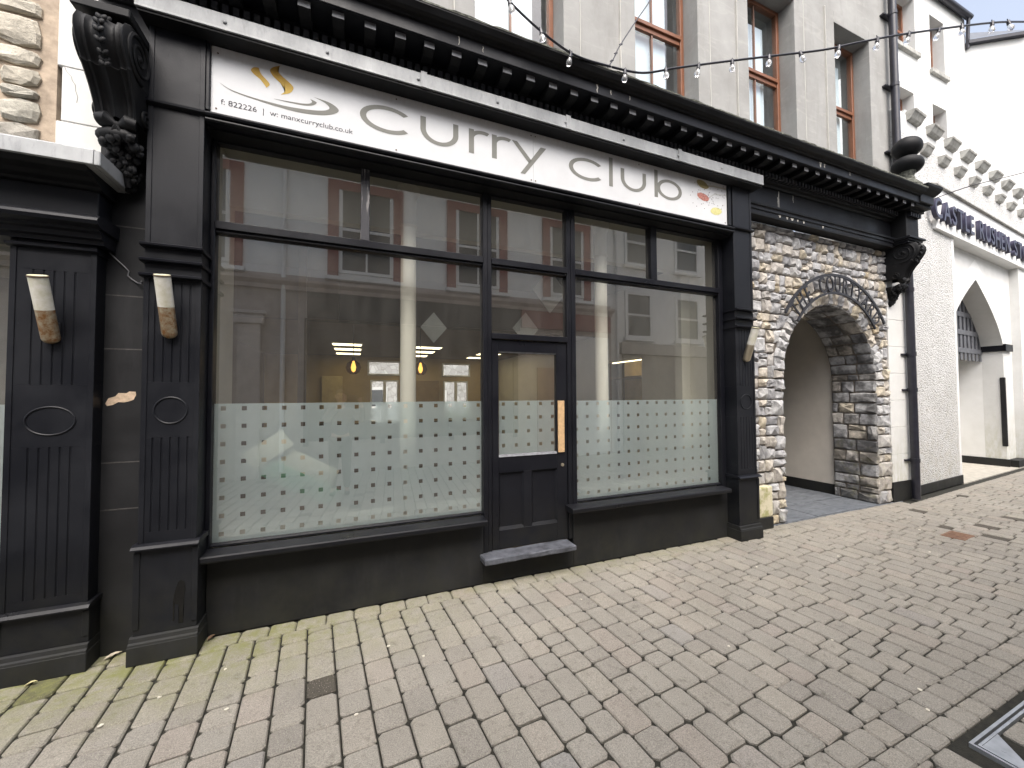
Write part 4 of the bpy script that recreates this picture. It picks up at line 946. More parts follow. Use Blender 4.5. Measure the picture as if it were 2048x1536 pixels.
# ------------------------------------------------------------------ rubble masonry
def guillotine(x0, x1, z0, z1, rg, tw, th):
    """split a rectangle into stones roughly tw x th"""
    w, h = x1-x0, z1-z0; out = []
    if w > tw*rg.uniform(1.25, 1.75):
        c = x0 + w*rg.uniform(0.36, 0.64); out += guillotine(x0, c, z0, z1, rg, tw, th) + guillotine(c, x1, z0, z1, rg, tw, th)
    elif h > th*rg.uniform(1.2, 1.9):
        c = z0 + h*rg.uniform(0.34, 0.66); out += guillotine(x0, x1, z0, c, rg, tw, th) + guillotine(x0, x1, c, z1, rg, tw, th)
    else: out.append((x0, x1, z0, z1))
    return out
def rubble_rects(x0, x1, z0, z1, rg, tw, th, band):
    out = []; z = z0
    while z < z1-0.02:
        h = min(band*rg.uniform(0.75, 1.25), z1-z)
        if z1-(z+h) < 0.06: h = z1-z
        x = x0
        while x < x1-0.01:
            w = min(tw*rg.choice((1, 1.5, 2, 2.6))*rg.uniform(0.85, 1.15), x1-x)
            if x1-(x+w) < 0.06: w = x1-x
            out += guillotine(x, x+w, z, z+h, rg, tw, th); x += w
        z += h
    return out
def stone(parent, poly, P, rg, mat, depth=0.05, proud=0.018, name='stone', local=False):
    """one rough-faced stone: outline poly in (u,v), P(u,v,h) gives the point h in front of the wall"""
    n = len(poly); cu = sum(p[0] for p in poly)/n; cv = sum(p[1] for p in poly)/n
    bm = nb(); rings = []
    sz = min(max(p[0] for p in poly)-min(p[0] for p in poly), max(p[1] for p in poly)-min(p[1] for p in poly))
    ins = min(0.020, sz*0.16)
    for k, (h, sh) in enumerate(((-depth, 0), (proud*0.35, 0), (proud, 1))):
        r = []
        for (u, v) in poly:
            d = math.hypot(cu-u, cv-v) or 1
            uu = u + (cu-u)/d*ins*sh*rg.uniform(0.7, 1.5); vv = v + (cv-v)/d*ins*sh*rg.uniform(0.7, 1.5)
            r.append(bm.verts.new(P(uu, vv, h + (rg.uniform(-0.4, 0.5)*proud if sh else 0))))
        rings.append(r)
    for A, B in zip(rings, rings[1:]):
        for i in range(n): bm.faces.new((A[i], A[(i+1) % n], B[(i+1) % n], B[i]))
    c = bm.verts.new(P(cu + rg.uniform(-.2, .2)*sz, cv + rg.uniform(-.2, .2)*sz, proud*rg.uniform(0.9, 1.7)))
    for i in range(n): bm.faces.new((rings[-1][i], rings[-1][(i+1) % n], c))
    bmesh.ops.recalc_face_normals(bm, faces=bm.faces[:])
    return part(name, bm, mat, parent, rnd=rg.random(), local=local)
def rect_poly(r, rg, gap=0.006, jit=0.007):
    x0, x1, z0, z1 = r; g = gap; j = min(jit, (x1-x0)*0.12, (z1-z0)*0.12)
    pts = [(x0+g, z0+g), ((x0+x1)/2, z0+g), (x1-g, z0+g), (x1-g, (z0+z1)/2), (x1-g, z1-g), ((x0+x1)/2, z1-g), (x0+g, z1-g), (x0+g, (z0+z1)/2)]
    out = []
    for k, (u, v) in enumerate(pts):
        if k % 2 == 0: u += (j*1.3 if u < (x0+x1)/2 else -j*1.3)*rg.random(); v += (j*1.3 if v < (z0+z1)/2 else -j*1.3)*rg.random()
        out.append((u + rg.uniform(-j, j)*0.5, v + rg.uniform(-j, j)*0.5))
    return out

# warm rubble wall above the neighbour
rw = thing('rubble_wall', 'warm buff rubble stone wall in the top left corner', 'wall', (-2.6, 0.05, 3.2))
part('mortar', box(-3.6, -1.84, 0.062, 0.25, 3.16, 5.8), MAT['mortar_warm'], rw)
rg = random.Random(31)
for r in rubble_rects(-3.55, -1.91, 3.20, 5.75, rg, 0.30, 0.16, 0.30): stone(rw, rect_poly(r, rg, 0.006, 0.02), lambda u, v, h: (u, 0.055-h, v), rg, MAT['stone_warm'], 0.04, 0.02)

# stone archway
ar = thing('stone_archway', 'rubble limestone wall with a round arched passage right of the shopfront', 'archway', (6.17, 0, 0))
AX, AR, SPZ, AW = 6.265, 1.055, 1.868, 0.19     # centre, radius, springing height, ring width
XL, XR, ZTOP, DEP = 4.60, 7.655, 3.872, 0.60
# backing of mortar with the arch cut out
bm = nb(); inner = [(AX-AR+0.012, 0.0)] ; N = 28
arcp = [(AX-(AR-0.0)*math.cos(math.pi*k/N), SPZ+AR*math.sin(math.pi*k/N)) for k in range(N+1)]
for yy in (0.022, DEP):
    pass
def wallgrid(y0, y1):
    bm = nb()
    bx(bm, XL, AX-AR, y0, y1, -0.01, SPZ); bx(bm, AX+AR, XR, y0, y1, -0.01, SPZ)
    bx(bm, XL, AX-AR, y0, y1, SPZ, ZTOP); bx(bm, AX+AR, XR, y0, y1, SPZ, ZTOP)
    for (xa, za), (xb, zb_) in zip(arcp, arcp[1:]):
        v = [bm.verts.new(p) for p in ((xa, y0, za), (xb, y0, zb_), (xb, y0, ZTOP), (xa, y0, ZTOP), (xa, y1, za), (xb, y1, zb_), (xb, y1, ZTOP), (xa, y1, ZTOP))]
        for q in ((0, 1, 2, 3), (7, 6, 5, 4), (0, 4, 5, 1), (3, 2, 6, 7)): bm.faces.new([v[i] for i in q])
    bmesh.ops.remove_doubles(bm, verts=bm.verts[:], dist=0.0002); bmesh.ops.recalc_face_normals(bm, faces=bm.faces[:]); return bm
part('mortar', wallgrid(0.024, DEP), MAT['mortar'], ar)
Pf = lambda u, v, h: (u, 0.024-h, v)
rg = random.Random(77); RO = AR+AW
def arch_push(poly):
    out = []
    for u, v in poly:
        dx, dz = u-AX, v-SPZ
        if dz >= 0:
            d = math.hypot(dx, dz)
            if d < RO+0.008: k = (RO+0.008)/max(d, 1e-4); u, v = AX+dx*k, SPZ+dz*k
        elif abs(dx) < AR: u = AX + math.copysign(AR-0.0, dx)
        out.append((u, v))
    return out
def parea(p): return abs(sum(p[i][0]*p[(i+1) % len(p)][1]-p[(i+1) % len(p)][0]*p[i][1] for i in range(len(p))))/2
for reg in ((XL, AX-AR, 0.0, SPZ, 0.165, 0.15, 0.27), (AX+AR, XR, 0.0, SPZ, 0.20, 0.15, 0.25), (XL, XR, SPZ, ZTOP, 0.15, 0.135, 0.27)):
    for r in rubble_rects(reg[0], reg[1], reg[2], reg[3], rg, reg[4], reg[5], reg[6]):
        cx, cz = (r[0]+r[1])/2, (r[2]+r[3])/2
        if cz > SPZ and math.hypot(cx-AX, cz-SPZ) < RO-0.01: continue
        p = arch_push(rect_poly(r, rg, 0.0055, 0.008))
        if parea(p) < 0.0022: continue
        stone(ar, p, Pf, rg, MAT['stone'], 0.03, rg.uniform(0.022, 0.042))
# voussoirs of the ring
a = 0.0
while a < math.pi-0.02:
    da = rg.uniform(0.075, 0.15); b = min(a+da, math.pi)
    if math.pi-b < 0.05: b = math.pi
    g = 0.005
    q = []
    for (r, an) in ((AR+0.002, a+g/AR), (AR+0.002, (a+b)/2), (AR+0.002, b-g/AR), (AR+AW*0.5, b-g/AR), (RO-rg.uniform(0, .03), b-g/AR), (RO-rg.uniform(0, .02), (a+b)/2), (RO-rg.uniform(0, .03), a+g/AR), (AR+AW*0.5, a+g/AR)):
        q.append((AX-r*math.cos(an), SPZ+r*math.sin(an)))
    stone(ar, q, Pf, rg, MAT['stone'], 0.03, rg.uniform(0.03, 0.045), 'voussoir'); a = b
# right-hand jamb inside the arch, and the vault
Pr = lambda u, v, h: (AX+AR-h, u, v)
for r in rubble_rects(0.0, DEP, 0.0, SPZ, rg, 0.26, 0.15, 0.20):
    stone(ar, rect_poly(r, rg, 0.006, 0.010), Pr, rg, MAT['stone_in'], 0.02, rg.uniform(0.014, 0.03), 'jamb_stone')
def Pv(u, v, h):
    an = v/AR; return (AX-(AR-h)*math.cos(an), u, SPZ+(AR-h)*math.sin(an))
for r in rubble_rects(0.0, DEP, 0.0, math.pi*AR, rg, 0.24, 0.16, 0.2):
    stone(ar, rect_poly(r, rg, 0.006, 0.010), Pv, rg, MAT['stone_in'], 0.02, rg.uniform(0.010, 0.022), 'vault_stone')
Ple = lambda u, v, h: (XL-h, u, v)
for r in rubble_rects(0.005, 0.30, 0.60, ZTOP, rg, 0.16, 0.15, 0.19): stone(ar, rect_poly(r, rg, 0.006, 0.010), Ple, rg, MAT['stone'], 0.02, rg.uniform(0.012, 0.025), 'return_stone')
# lichen-stained kerb block at the foot of the arch
kb = thing('kerb_block', 'lichen-stained pale block at the foot of the stone wall, behind the right pilaster', 'block', (4.62, -0.06, 0))
t = NT('lichen_block'); n = t.noise(9, 6, 0.7); c = t.mix(t.ramp(n, [(0.45, 0.0), (0.65, 0.85)]), (0.62, 0.57, 0.42), (0.30, 0.30, 0.10)); MAT['lichen'] = t.fin(c, 0.9, t.bump(n, 0.3, 0.01))
bm = nb(); bx(bm, 4.45, 4.845, -0.075, 0.02, 0.145, 0.52, 0.02, 2); jitter(bm, 0.004, 3); part('block', bm, MAT['lichen'], kb)
part('painted_base', box(4.452, 4.842, -0.078, 0.02, 0.0, 0.1445, 0.006), MAT['black_wall'], kb)
# passage behind the arch
struct('passage_floor', box(4.3, 7.9, -0.010, 6.0, -0.06, -0.004), MAT['slate'])
bm = nb(); bx(bm, 7.36, 7.50, DEP+0.002, 5.0, 0.0, 3.2); struct('passage_wall', bm, plain('passage_cream_render', (0.62, 0.575, 0.51), 0.85, 0.1, 2, 0.15))
bm = nb(); bx(bm, 4.75, 4.9, DEP+0.002, 5.0, 0.0, 3.2); bx(bm, 4.901, 7.359, 4.9, 5.0, 0.0, 3.2); struct('passage_wall_far', bm, MAT['cream'])
bm = nb(); bx(bm, 4.75, 7.50, DEP+0.003, 5.0, 3.201, 3.3); struct('passage_ceiling', bm, MAT['cream'])
bm = nb(); bx(bm, 7.348, 7.3595, DEP+0.002, 4.9, 0.0, 0.17); struct('passage_skirting', bm, MAT['black_wall'])
# slates laid in the passage
rg = random.Random(12); sl = bpy.data.objects['passage_floor']
for r in rubble_rects(5.22, 7.34, 0.0, 2.6, rg, 0.75, 0.5, 0.5):
    bm = nb(); bx(bm, r[0]+0.006, r[1]-0.006, r[2]+0.006, r[3]-0.006, -0.0035, 0.004+rg.uniform(0, 0.004), 0.003); o = bpy.data.objects.new('slate', mk('slate', bm, MAT['slate'])); C.objects.link(o); o.parent = sl

# wrought iron arch sign
ia = thing('iron_arch_sign', 'black wrought iron arched sign with cut-out letters over the stone archway', 'sign', (6.2, -0.08, 2.9))
IR = MAT['iron']; YI = -0.085
def arcpts(r, a0, a1, cz, n=40): return [(AX+r*math.cos(R(a0+(a1-a0)*k/n)), YI, cz+r*math.sin(R(a0+(a1-a0)*k/n))) for k in range(n+1)]
CZ = 1.985; RI, RT = 1.085, 1.335
def strap(r, a0, a1, w=0.014, th=0.028):
    bm = nb(); n = 48; prev = None
    for k in range(n+1):
        an = R(a0+(a1-a0)*k/n); c_, s_ = math.cos(an), math.sin(an)
        v = [bm.verts.new((AX+(r+dr)*c_, YI+dy, CZ+(r+dr)*s_)) for dr, dy in ((-w/2, -th/2), (w/2, -th/2), (w/2, th/2), (-w/2, th/2))]
        if prev:
            for i in range(4): bm.faces.new((prev[i], prev[(i+1) % 4], v[(i+1) % 4], v[i]))
        else: bm.faces.new(v[::-1])
        prev = v
    bm.faces.new(prev); bmesh.ops.recalc_face_normals(bm, faces=bm.faces[:]); return bm
part('hoop', strap(RI, 36, 144, 0.030, 0.02), IR, ia); part('hoop', strap(RT, 33, 147, 0.036, 0.02), IR, ia)
word = 'THE COURTYARD'; n = len(word); a0, a1 = 139, 41
for k, ch in enumerate(word):
    if ch == ' ': continue
    an = R(a0+(a1-a0)*k/(n-1)); bm = text_bm(ch, 0.30, 0.006, 0.001, 'CENTER', 0, 0.72); 
    zs = [v.co.z for v in bm.verts]; h = max(zs)-min(zs); sc = 0.225/h
    bmesh.ops.transform(bm, matrix=Matrix.Translation((AX+(RI+0.014)*math.cos(an), YI, CZ+(RI+0.014)*math.sin(an))) @ Matrix.Rotation(-(an-math.pi/2), 4, 'Y') @ Matrix.Diagonal((1, 1, sc, 1)) @ Matrix.Translation((0, 0, -min(zs))), verts=bm.verts[:])
    part('letter', bm, IR, ia)
bm = nb()
for an in (38, 144, 64, 116): tube(bm, [(AX+RT*math.cos(R(an)), YI, CZ+RT*math.sin(R(an))), (AX+RT*math.cos(R(an)), 0.03, CZ+RT*math.sin(R(an)))], 0.008, 6)
for an in (36.5, 143.5): tube(bm, [(AX+RI*math.cos(R(an)), YI, CZ+RI*math.sin(R(an))), (AX+RI*math.cos(R(an)), 0.03, CZ+RI*math.sin(R(an)))], 0.008, 6)
part('fixing_pin', bm, IR, ia)

# ------------------------------------------------------------------ downpipe at the right end
dp_ = thing('downpipe', 'tall black downpipe between the grey building and the white pebble-dashed wall', 'pipe', (8.13, -0.075, 0))
bm = nb(); tube(bm, [(8.13, -0.075, 0.02), (8.13, -0.075, 4.3), (8.15, -0.02, 4.9), (8.15, 0.02, 5.2), (8.15, 0.02, 10.4)], 0.052, 14); part('pipe', bm, MAT['pipe'], dp_, True)
for z in (0.62, 1.72, 2.28, 3.3): 
    bm = nb(); lathe(bm, [(0.06, z-0.03), (0.06, z+0.03)], 8.13, -0.075, 14); bx(bm, 7.985, 8.27, -0.03, 0.0, z-0.015, z+0.015, 0.003); part('clip', bm, MAT['pipe'], dp_)
for z in (5.6, 6.7, 7.9): 
    bm = nb(); lathe(bm, [(0.06, z-0.03), (0.06, z+0.03)], 8.15, 0.02, 14); bx(bm, 8.0, 8.30, 0.06, 0.125, z-0.015, z+0.015, 0.003); part('clip', bm, MAT['pipe'], dp_)
ws = thing('white_pier', 'narrow white blockwork pier behind the downpipe', 'pier', (7.9, 0.0, 0))
z = 0.30; rg = random.Random(2)
while z < 3.85: part('block', box(7.66, 8.20, -0.002, 0.30, z+0.002, min(z+0.42, 3.88)-0.002, 0.003), MAT['white'], ws); z += 0.42
part('painted_base', box(7.66, 8.20, -0.006, 0.30, 0.0, 0.299), MAT['black_wall'], ws)

# ------------------------------------------------------------------ white castellated stores on the right
cs = thing('castle_stores', 'white pebble-dashed building with castellated parapet and pointed arch porch', 'building', (7.75, 0.0, 0), R(4.64))
WH, PB, WC = MAT['white'], MAT['pebble'], MAT['white_clean']
def cp(name, bm, m, smooth=False, parent=None): return part(name, bm, m, parent or cs, smooth, local=True)
AU0, AU1, ASP, AH = 2.76, 5.95, 2.62, 1.43
bm = nb(); bx(bm, 0.46, 2.585, 0.0, 0.9, 0.16, 4.579); bx(bm, 0.46, 1.74, 0.0, 0.45, 4.58, 5.40); bx(bm, 0.46, 13.0, 0.0, 0.45, 5.401, 6.0); cp('pebble_dashed_wall', bm, PB)
bm = nb(); bx(bm, 2.586, 2.69, -0.004, 0.9, 0.16, 4.579); bx(bm, 0.44, 0.459, -0.004, 0.9, 0.16, 4.579); cp('smooth_margin', bm, WC)
bm = nb(); bx(bm, 0.44, 2.70, -0.014, 0.9, 0.0, 0.159, 0.004); cp('painted_plinth', bm, MAT['black_wall'])
def archz(u):
    tt = min(1.0, abs((u-(AU0+AU1)/2)/((AU1-AU0)/2))); return ASP + AH*(1-tt)**0.62
us = [AU0 + (AU1-AU0)*(0.5-0.5*math.cos(math.pi*k/40)) for k in range(41)]
mid = (AU0+AU1)/2
us = sorted(set(us + [mid, mid-0.03, mid+0.03]))
def archwall(v0, v1, u0, u1, ztop, zb=0.0):
    bm = nb(); bx(bm, u0, AU0, v0, v1, zb, ztop); bx(bm, AU1, u1, v0, v1, zb, ztop)
    for a, b in zip(us, us[1:]):
        za, zb_ = archz(a), archz(b)
        q = [bm.verts.new(p) for p in ((a, v0, za), (b, v0, zb_), (b, v0, ztop), (a, v0, ztop), (a, v1, za), (b, v1, zb_), (b, v1, ztop), (a, v1, ztop))]
        for f in ((0, 1, 2, 3), (7, 6, 5, 4), (0, 4, 5, 1)): bm.faces.new([q[i] for i in f])
    bmesh.ops.remove_doubles(bm, verts=bm.verts[:], dist=0.0003); bmesh.ops.recalc_face_normals(bm, faces=bm.faces[:]); return bm
cp('arch_wall', archwall(0.14, 0.46, 2.691, 6.60, 4.579), WH)
bm = nb()     # smooth raised band round the arch
for a, b in zip(us, us[1:]):
    def outer(u): d = (u-mid); return (mid + d*1.21, ASP + (archz(u)-ASP)*1.30 + 0.0)
    oa, ob = outer(a), outer(b); q = [bm.verts.new(p) for p in ((a, 0.128, archz(a)), (b, 0.128, archz(b)), (min(max(ob[0], 2.70), 6.59), 0.128, ob[1]), (min(max(oa[0], 2.70), 6.59), 0.128, oa[1]))]; bm.faces.new(q)
    q2 = [bm.verts.new(p) for p in ((a, 0.128, archz(a)), (b, 0.128, archz(b)), (b, 0.145, archz(b)), (a, 0.145, archz(a)))]; bm.faces.new(q2)
bmesh.ops.remove_doubles(bm, verts=bm.verts[:], dist=0.0003); bmesh.ops.recalc_face_normals(bm, faces=bm.faces[:])
for f in bm.faces:
    if abs(f.normal.y) > 0.5 and f.normal.y > 0: f.normal_flip()
cp('arch_band', bm, WC)
bm = nb(); bx(bm, 6.601, 13.0, 0.0, 0.9, 0.16, 4.579); cp('right_pier', bm, WH)
bm = nb(); bx(bm, 6.0, 13.0, -0.014, 0.9, 0.0, 0.159, 0.004); cp('painted_plinth', bm, MAT['black_wall'])
# porch inside the arch
bm = nb(); bx(bm, 5.951, 6.2, 0.461, 1.7, 0.0, 3.6); cp('porch_wall', bm, WC)
bm = nb(); bx(bm, 2.5, 5.95, 1.701, 1.8, 0.0, 4.5); bx(bm, 2.5, 2.759, 0.461, 1.70, 0.0, 4.5); cp('porch_back', bm, WC)
bm = nb(); bx(bm, 2.5, 6.2, 0.461, 1.8, 4.501, 4.6); cp('porch_ceiling', bm, WH)
bm = nb(); bx(bm, 5.930, 5.9505, 0.10, 1.70, 0.002, 0.17); bx(bm, 2.76, 5.929, 1.682, 1.7005, 0.002, 0.17); cp('porch_skirting', bm, MAT['black_wall'])
bm = nb(); bx(bm, 2.70, 6.58, -0.02, 1.69, -0.03, 0.002); cp('porch_floor', bm, MAT['concrete'])
bm = nb(); bx(bm, 5.915, 5.955, 0.09, 1.0, 2.62, 2.78, 0.006); bx(bm, 5.915, 6.42, 0.085, 0.16, 2.62, 2.78, 0.006); cp('impost_band', bm, MAT['black_gloss'])
bm = nb(); bx(bm, 5.925, 5.97, 0.118, 0.20, 0.46, 2.02, 0.01); cp('corner_guard', bm, MAT['black_wall'])
# portcullis grille hung in the arch
pg_ = cp('portcullis', box(2.77, 5.94, 0.485, 0.50, 2.56, 4.20), plain('portcullis_board', (0.03, 0.03, 0.04), 0.7))
gm = plain('portcullis_grey', (0.12, 0.125, 0.14), 0.6, 0.2, 12)
u = 2.86
while u < 5.95: cp('bar', box(u-0.06, u+0.06, 0.462, 0.484, 2.40, 4.15, 0.004), gm, parent=pg_); u += 0.235
for z in (2.62, 3.02, 3.42, 3.82): cp('rail', box(2.77, 5.94, 0.452, 0.4615, z-0.055, z+0.055, 0.003), gm, parent=pg_)
bm = nb(); bx(bm, 2.762, 2.80, 0.55, 1.2, 0.60, 2.4); cp('window_frame', bm, WC); cp('inner_sill', box(2.761, 2.93, 0.5, 1.25, 0.52, 0.58, 0.006), MAT['black_wall'])
# sign band with raised letters
bm = nb(); bx(bm, 1.741, 13.0, -0.055, 0.45, 4.58, 5.33, 0.004); bd2 = cp('sign_band', bm, WC)
bm = nb(); prism_x(bm, [(-0.10, 5.331), (-0.10, 5.352), (-0.02, 5.40), (0.0, 5.40), (0.0, 5.331)], 1.70, 13.0); cp('band_ledge', bm, MAT['capstone'])
def word_letters(word, u0, u1):
    ws_ = []
    for ch in word:
        b = text_bm(ch, 0.5, 0.03, 0.006, 'LEFT', 0.0); xs = [v.co.x for v in b.verts]; ws_.append((b, max(xs)-min(xs)))
    tot = sum(w for _, w in ws_) + 0.07*(len(word)-1); k = (u1-u0)/tot; u = u0
    for b, w in ws_: cp('letter', fit(b, u, u+w*k, 4.715, 5.075, -0.088), MAT['letter_blue'], parent=bd2); u += w*k + 0.07*k
word_letters('CASTLE', 1.50, 3.36); word_letters('RUSHEN', 3.66, 5.50); word_letters('STORES', 5.80, 7.75)
bm = nb(); bx(bm, 0.46, 13.0, 0.002, 0.45, 6.001, 6.36, 0.004); cp('parapet', bm, WH)
def corbel(u, z, w, pr):
    bm = nb(); prism_x(bm, [(0.003, z-0.075), (-pr*0.30, z-0.070), (-pr*0.52, z-0.048), (-pr*0.70, z-0.012), (-pr*0.86, z+0.018), (-pr, z+0.030), (-pr-0.008, z+0.060), (0.003, z+0.075)], u-w/2, u+w/2); return bm
for k in range(13): cp('merlon_stone', corbel(1.04+0.803*k, 6.335, 0.42, 0.12), MAT['capstone']); cp('merlon', box(1.04+0.803*k-0.23, 1.04+0.803*k+0.23, 0.01, 0.42, 6.361, 6.45, 0.004), WH)
for k in range(13): cp('corbel', corbel(1.48+0.772*k, 5.91, 0.30, 0.10), MAT['capstone'])
# ------------------------------------------------------------------ rear white building with brown windows
rb = thing('rear_white_building', 'tall white rendered building with brown sash windows rising behind the castellated parapet', 'building', (12.5, 1.5, 0))
RWIN = [(11.55, 12.66, 9.95, 11.35), (13.36, 14.06, 9.78, 11.22), (11.75, 12.50, 7.6, 8.92), (13.36, 14.05, 7.55, 8.92)]
YR = 1.5
bm = nb(); xs = sorted({8.6, 15.2} | {q for w in RWIN for q in w[:2]}); zs = sorted({0.0, 11.75} | {q for w in RWIN for q in w[2:]})
for a, b in zip(xs, xs[1:]):
    for c_, d_ in zip(zs, zs[1:]):
        mx_, mz_ = (a+b)/2, (c_+d_)/2
        if any(w[0] < mx_ < w[1] and w[2] < mz_ < w[3] for w in RWIN): continue
        bx(bm, a, b, YR, YR+0.4, c_, d_)
bmesh.ops.remove_doubles(bm, verts=bm.verts[:], dist=0.0005); 
dup_ = [f for f in bm.faces if all(len(e.link_faces) > 2 for e in f.edges) and abs(f.normal.y) < 0.5]; bmesh.ops.delete(bm, geom=dup_, context='FACES_ONLY')
part('wall', bm, WH, rb)
for (a, b, c_, d_) in RWIN:
    bm = nb(); bx(bm, a, a+0.06, YR+0.22, YR+0.29, c_, d_); bx(bm, b-0.06, b, YR+0.22, YR+0.29, c_, d_); bx(bm, a, b, YR+0.221, YR+0.289, d_-0.07, d_-0.001); bx(bm, a, b, YR+0.221, YR+0.289, (c_+d_)/2-0.03, (c_+d_)/2+0.03); wd = part('window', bm, MAT['brown'], rb)
    bm = nb(); bx(bm, a, b, YR+0.25, YR+0.26, c_, d_); part('pane', bm, MAT['glass_up'], wd)
    bm = nb(); bx(bm, (a+b)/2-0.012, (a+b)/2+0.012, YR+0.235, YR+0.248, c_, d_-0.07); part('glazing_bar', bm, MAT['brown'], wd)
    bm = nb(); bx(bm, a-0.08, b+0.08, YR-0.07, YR+0.22, c_-0.11, c_-0.002, 0.006); part('sill', bm, MAT['capstone'], wd)
part('inside', box(9.0, 15.0, YR+1.4, YR+1.45, 6.5, 11.7), plain('rear_room', (0.30, 0.31, 0.31), 0.9), rb)
bm = nb(); tube(bm, [(8.6, YR-0.09, 11.74), (15.25, YR-0.09, 11.74)], 0.075, 10); part('gutter', bm, MAT['pipe'], rb, True)
bm = nb(); tube(bm, [(15.16, YR-0.09, 11.70), (15.18, YR-0.06, 11.3), (15.18, YR-0.05, 10.9)], 0.04, 8); part('rainwater_pipe', bm, MAT['pipe'], rb, True)
bm = nb(); q = [bm.verts.new(p) for p in ((8.6, YR-0.12, 11.80), (15.25, YR-0.12, 11.80), (15.25, YR+3.0, 12.9), (8.6, YR+3.0, 12.9))]; bm.faces.new(q); part('roof', bm, MAT['slate_roof'], rb)
gw = thing('gable_wing', 'blank white gable wall with dark slate roof at the top right corner', 'building', (15.2, 1.5, 6.3))
bm = nb(); q0, q1 = Vector((15.201, 1.5)), Vector((16.25, 0.785)); nrm_ = Vector((0.563, 0.826))
def quadwall(bm, a, b, z0, z1a, z1b, th=0.4):
    v = [bm.verts.new(p) for p in ((a.x, a.y, z0), (b.x, b.y, z0), (b.x, b.y, z1b), (a.x, a.y, z1a), (a.x+nrm_.x*th, a.y+nrm_.y*th, z0), (b.x+nrm_.x*th, b.y+nrm_.y*th, z0), (b.x+nrm_.x*th, b.y+nrm_.y*th, z1b), (a.x+nrm_.x*th, a.y+nrm_.y*th, z1a))]
    for f in ((0, 1, 2, 3), (7, 6, 5, 4), (0, 4, 5, 1), (1, 5, 6, 2), (2, 6, 7, 3), (3, 7, 4, 0)): bm.faces.new([v[i] for i in f])
    bmesh.ops.recalc_face_normals(bm, faces=bm.faces[:]); return bm
part('wall', quadwall(bm, q0, q1, 0.0, 11.0, 11.0, 2.5), WH, gw)
o2 = nrm_*-0.12
bm = quadwall(nb(), q0+o2, q1+o2, 11.001, 11.09, 11.09, 0.3); part('gutter', bm, MAT['pipe'], gw)
bm = nb(); a, b = q0+o2, q1+o2
v = [bm.verts.new(p) for p in ((a.x, a.y, 11.10), (b.x, b.y, 11.10), (b.x+nrm_.x*1.6, b.y+nrm_.y*1.6, 12.5), (a.x+nrm_.x*0.3, a.y+nrm_.y*0.3, 11.30))]; bm.faces.new(v); part('roof', bm, MAT['slate_roof'], gw)

# ------------------------------------------------------------------ festoon lights
def catmull(pts, n=8):
    P = [Vector(p) for p in pts]; out = []
    for i in range(len(P)-1):
        a, b, c_, d_ = P[max(i-1, 0)], P[i], P[i+1], P[min(i+2, len(P)-1)]
        for k in range(n):
            u = k/n; out.append(0.5*((2*b)+(c_-a)*u+(2*a-5*b+4*c_-d_)*u*u+(3*b-a-3*c_+d_)*u**3))
    out.append(P[-1]); return out
def festoon(label, pts, step, first, hang=None):
    o = thing('festoon_lights', label, 'string lights', pts[0], 0, 'strings of festoon bulbs over the street')
    cu = catmull(pts); part('cable', tube(nb(), cu, 0.0095, 6), MAT['pipe'], o, True)
    acc = -first; tot = 0; rg = random.Random(len(pts))
    for a, b in zip(cu, cu[1:]):
        acc += (b-a).length
        if acc >= 0:
            acc -= step; d = Vector((rg.uniform(-0.25, 0.25), rg.uniform(-0.25, 0.25), -1)).normalized(); p = b
            h = part('lamp_holder', tube(nb(), [p+Vector((0, 0, 0.012)), p+d*0.035], [0.014, 0.018], 8), MAT['pipe'], o, True)
            bm = nb(); tube(bm, [p+d*0.030, p+d*0.048, p+d*0.062, p+d*0.085, p+d*0.102, p+d*0.110], [0.012, 0.015, 0.023, 0.027, 0.018, 0.005], 12); part('bulb', bm, MAT['bulb'], o, True)
            bm = nb(); tube(bm, [p+Vector((0, 0, 0.005)), p+Vector((rg.uniform(-.02, .02), 0, 0.028))], 0.004, 5); part('cable_tie', bm, MAT['pipe'], h)
    return o
festoon('string of clear bulbs rising left from the cornice past the first upstairs window', [(2.13, -0.55, 4.63), (1.78, -0.56, 4.60), (1.50, -0.60, 4.62), (1.22, -0.62, 4.72), (0.92, -0.64, 4.88), (0.60, -0.66, 5.08), (0.2, -0.68, 5.35), (-0.4, -0.70, 5.8)], 0.30, 0.42)
festoon('long string of clear bulbs crossing in front of the upstairs windows to the right', [(2.14, -0.55, 4.63), (2.44, -0.6, 4.63), (2.74, -0.7, 4.69), (3.26, -0.8, 4.84), (3.86, -0.95, 4.98), (4.26, -1.1, 5.04), (4.58, -1.25, 5.10), (5.06, -1.4, 5.22), (6.2, -1.6, 5.56), (7.31, -1.7, 5.9), (9.0, -1.9, 6.5), (12.0, -2.4, 7.6)], 0.37, 0.12)
rp_ = thing('support_rope', 'thin support rope rising from the cornice across an upstairs window', 'rope', (2.09, -0.54, 4.6))
part('rope', tube(nb(), catmull([(2.09, -0.54, 4.60), (2.20, -0.50, 4.77), (2.31, -0.45, 4.97), (2.60, -0.33, 5.42), (2.91, -0.2, 5.89), (3.3, 0.08, 6.55)]), 0.006, 6), MAT['pipe'], rp_, True)
for p in ((2.17, -0.51, 4.73), (2.24, -0.48, 4.85), (2.33, -0.44, 5.0)): part('shackle', tube(nb(), [Vector(p)+Vector((-0.018, 0, -0.008)), Vector(p), Vector(p)+Vector((0.020, 0, 0.010))], [0.004, 0.011, 0.004], 6), MAT['pipe'], rp_)
solo('overhead_wire', tube(nb(), catmull([(8.36, -0.2, 4.69), (8.30, -0.7, 4.68), (8.52, -1.2, 4.69), (8.9, -1.75, 4.8), (9.6, -2.6, 5.2)]), 0.006, 6), MAT['pipe'], 'thin overhead wire in front of the castle stores lettering', 'wire')

